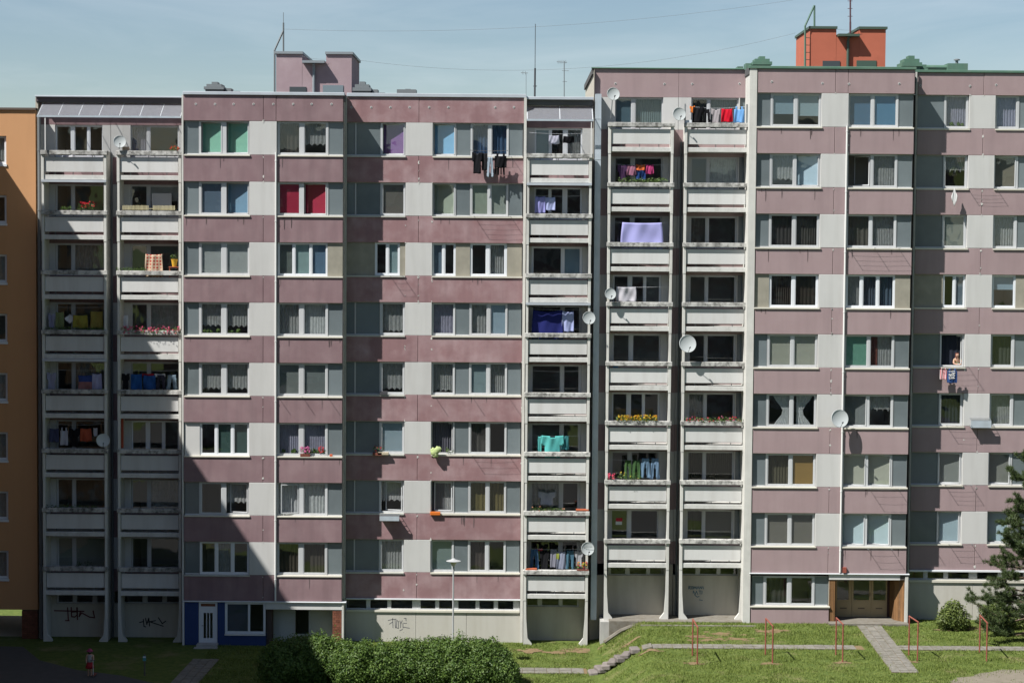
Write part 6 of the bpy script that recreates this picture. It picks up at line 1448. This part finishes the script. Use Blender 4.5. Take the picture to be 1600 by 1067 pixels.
box('seat', xq_ - .24, xq_ + .24, YT - .05, YT + .3, zq_ - .04, zq_ - .002, sm, t)
for dx in (-.2, .2): box('leg', xq_ + dx - .02, xq_ + dx + .02, YT + .05, YT + .09, zq_ - .55, zq_ - .042, sm, t)
t = tag(empty('picket_edging', (AX(232, 328, YT), YT, AZ(232, 328, YT))), 'low straw coloured picket edging on a balcony ledge', 'edging'); pm = mat('straw_slat', (.40, .36, .22), .8, vary=.15)
z0_, z1_ = AZ(232, 328.3, YT), AZ(232, 320.8, YT)
for i in range(40):
    xx = AX(191.5, 325, YT) + i * (AX(274, 325, YT) - AX(191.5, 325, YT)) / 40
    if 19 < i < 23: continue
    box('picket', xx, xx + .038, YT, YT + .015, z0_, z1_ - random.uniform(0, .02), pm, t)
box('rail', AX(191.5, 325, YT), AX(274, 325, YT), YT + .016, YT + .03, z0_ + .05, z0_ + .08, pm, t)
boxt('white paper blind leaning inside the balcony with the picket edging', 'board', (237, 268, 302, 326), YL + .6, .02, mat('white_board', (.4, .4, .4), .8), 'board')
boxt('rusty orange board beside the pillar in the shaded balcony', 'board', (188.5, 193, 649.5, 700), YB + .27, .03, mat('orange_board', (.26, .05, .025), .8), 'board')
boxt('pale box on the ledge below the dish of the top balcony', 'box', (191, 201, 229.5, 235.6), YT - .06, .2, mat('tan_box', (.45, .33, .24), .8), 'box')
boxt('white box on the ledge left of the orange cloth', 'box', (1071, 1081, 188, 192), YT - .06, .2, M_PVC, 'box')
boxt('flat red planter at the right end of the ledge below the white t-shirt', 'planter', (900, 920, 795.3, 798), YT - .06, .2, TERR, 'planter')
boxt('flat red planter at the left end of the ledge under the blue jeans', 'planter', (821, 839, 887.8, 890.6), YT - .06, .2, TERR, 'planter')
boxt('orange planter box on the sill of the open window', 'planter', (672, 688, 799.5, 804.5), SET - .14, .15, mat('orange_plastic', (.55, .14, .02), .5), 'planter')
boxt('small dark box on the sill between the dark spandrel and the lace curtain', 'box', (593.5, 605.5, 611.5, 617), SET - .1, .15, M_DARKMETAL, 'box')
boxt('small orange ornament on the sill right of the pink flower pot', 'ornament', (515, 519.5, 709.5, 713), -.03, .06, mat('orange_ornament', (.5, .10, .04), .7), 'ornament')
boxt('pale wooden shelf holding the potted plants outside a window', 'shelf', (590, 607, 706.5, 710.5), SET - .2, .2, mat('pale_wood', (.42, .36, .26), .7), 'shelf')
t = boxt('blue bag behind the ledge under the empty balcony', 'bag', (958, 966, 570, 576), YT + .3, .2, mat('blue_bag', (.05, .18, .45), .6), 'bag')
# folded tray racks
def tray(label, px0, px1, y0, y1, Y, dep):
    x0, x1 = AX(px0, y1, Y), AX(px1, y1, Y); z0, z1 = AZ(px0, y1, Y), AZ(px0, y0, Y); t = tag(empty('folding_rack', ((x0 + x1) / 2, Y, z0)), label, 'folding rack'); h = z1 - z0
    box('front_panel', x0, x1, Y - dep, Y - dep + .03, z0, z0 + h * .75, M_GALV, t); box('shelf', x0 + .02, x1 - .02, Y - dep + .031, Y - .002, z0 + .03, z0 + .06, M_GALV, t)
    for x in (x0 - .0, x1 - .025): b = MB(); b.tube([(x + .012, Y, z1), (x + .012, Y - dep, z0 + h * .75)], .014, M_GREYMETAL, 5); b.build('side_bar', t)
    for i in range(4): b = MB(); y = Y - dep * (.15 + .22 * i); b.tube([(x0, y, z1 - h * .25 * (.15 + .22 * i)), (x1, y, z1 - h * .25 * (.15 + .22 * i))], .008, M_GREYMETAL, 4); b.build('bar', t)
tray('folding metal rack below the open window with lace curtain', 594, 624.5, 802, 811.5, SET, .42)
tray('folding metal rack on the white panel right of the dark window', 1514.5, 1546, 652.5, 667, SET, .36)
# a pale green cloth bag hanging out of a window
def bag():
    c = at(681, 705, SET - .22); p = [(c.x - .06, c.y, c.z - .05, .19), (c.x + .10, c.y, c.z + .08, .16), (c.x - .02, c.y - .02, c.z - .16, .14), (c.x - .12, c.y, c.z + .05, .13)]
    bm = bmesh.new()
    for x, y, z, r in p:
        g = bmesh.ops.create_icosphere(bm, subdivisions=3, radius=r)
        for v in g['verts']: v.co = Vector((v.co.x * 1.05, v.co.y * .7, v.co.z)) * (1 + .09 * math.sin(v.co.x * 40 + v.co.z * 25) + .06 * math.sin(v.co.z * 55)) + Vector((x, y, z)) - c
    me = bpy.data.meshes.new('cushion'); bm.to_mesh(me); bm.free(); me.materials.append(mat('lime_cloth', (.42, .50, .22), .9, transl=.2)); me.polygons.foreach_set('use_smooth', [True] * len(me.polygons))
    tag(put('cushion', me, None, c), 'crumpled pale green pillow hung out over the sill', 'pillow')
bag()
# a red and white notice behind the balcony door glass
xa, xb = AX(962, 973, 815, ) if False else AX(962.5, 972.5, YW), AX(972.5, 815, YW)
t = tag(empty('notice', (AX(967.5, 815, YW), YW + .1, AZ(967, 820, YW))), 'red and white notice in the glass of a balcony door', 'notice')
box('red_half', AX(962.6, 815, YW), AX(972.6, 815, YW), YW + .112, YW + .118, AZ(967, 814.8, YW), AZ(967, 809.5, YW), mat('notice_red', (.45, .02, .04), .6), t)
box('white_half', AX(962.2, 815, YW), AX(972, 815, YW), YW + .112, YW + .118, AZ(967, 820, YW), AZ(967, 814.9, YW), M_PVC, t)

# ------------------------------------------------------------------ masts, aerials and wires above the roofs
def mast(label, parts, m=M_DARKMETAL, name='mast', cat='mast'):
    """parts: (name, [(px, py)...], Y, radius)"""
    p0 = parts[0]; c = at(*p0[1][0], p0[2]); t = tag(empty(name, tuple(c)), label, cat)
    for nm, pts, Y, r in parts: b = MB(); b.tube([at(x, y, Y) for x, y in pts], r, m, 6); b.build(nm, t)
    return t
mast('bent grey mast pole at the left of the pink machine room', [('pole', [(429, 150), (429, 79), (442.5, 49)], 4.0, .05), ('upright', [(442.8, 83), (442.8, 36)], 4.3, .045), ('rod', [(442.8, 36), (442.8, 20)], 4.3, .015)], M_GREYMETAL)
mast('tall thin whip aerial on the lower roof beside the taller block', [('pole', [(835.5, 155), (836, 107)], 3.0, .05), ('whip', [(836, 107), (836.5, 38)], 3.0, .018), ('cross_bar', [(833, 135), (839, 135)], 3.0, .02)], M_DARKMETAL, 'aerial', 'aerial')
mast('television aerial on a short pole near the taller block', [('pole', [(881.5, 155), (881.5, 96)], 3.0, .025), ('boom', [(870, 97), (886, 98)], 3.0, .015)] + [('element', [(872 + 3 * i, 94.5), (872 + 3 * i, 100)], 3.0, .01) for i in range(5)] + [('boom', [(878, 111), (889, 111)], 3.0, .012), ('boom', [(879, 128), (886, 128)], 3.0, .012)], M_GREYMETAL, 'aerial', 'aerial')
mast('small aerial with short crossing rods left of the whip aerial', [('boom', [(814, 114), (825, 114.5)], 3.2, .014), ('element', [(817, 111.5), (817, 117)], 3.2, .01), ('element', [(821, 111.5), (821, 117)], 3.2, .01), ('pole', [(822, 114), (822, 155)], 3.2, .012)], M_GREYMETAL, 'aerial', 'aerial')
mast('bent green mast pole at the left of the terracotta machine room', [('pole', [(1258, 105), (1258, 41), (1272.5, 9)], 3.85, .05), ('upright', [(1272.5, 44), (1272.5, 9)], 4.3, .05)], M_GREENROOF)
mast('dark central mast on the terracotta machine room', [('pole', [(1328.6, 60), (1328.6, 35)], 4.0, .05), ('upper_pole', [(1328.6, 35), (1328.6, -14)], 4.0, .042)] + [('step', [(1324.5, y), (1332, y)], 4.0, .015) for y in (26, 14, 2)], mat('dull_maroon', (.09, .045, .055), .6))
def wire(label, p0, p1, Y0, Y1, sag):
    a, b_ = at(*p0, Y0), at(*p1, Y1); b = MB(); b.tube([a.lerp(b_, i / 24) - Vector((0, 0, sag * 4 * (i / 24) * (1 - i / 24))) for i in range(25)], .0055, M_GREYMETAL, 4); tag(b.build('wire'), label, 'wire')
wire('upper thin wire running across the sky from the bent grey mast', (443, 46), (1328, -14), 4.3, 4.0, .72)
wire('lower thin wire from the pink machine room to the terracotta one', (557, 94), (1243, 52), 4.0, 4.0, 1.05)
wire('short cable between the two turrets of the pink machine room', (472, 88), (509, 93), 3.9, 3.9, .05)
wire('short cable between the two turrets of the terracotta machine room', (1306, 46), (1343, 46), 3.9, 3.9, .05)
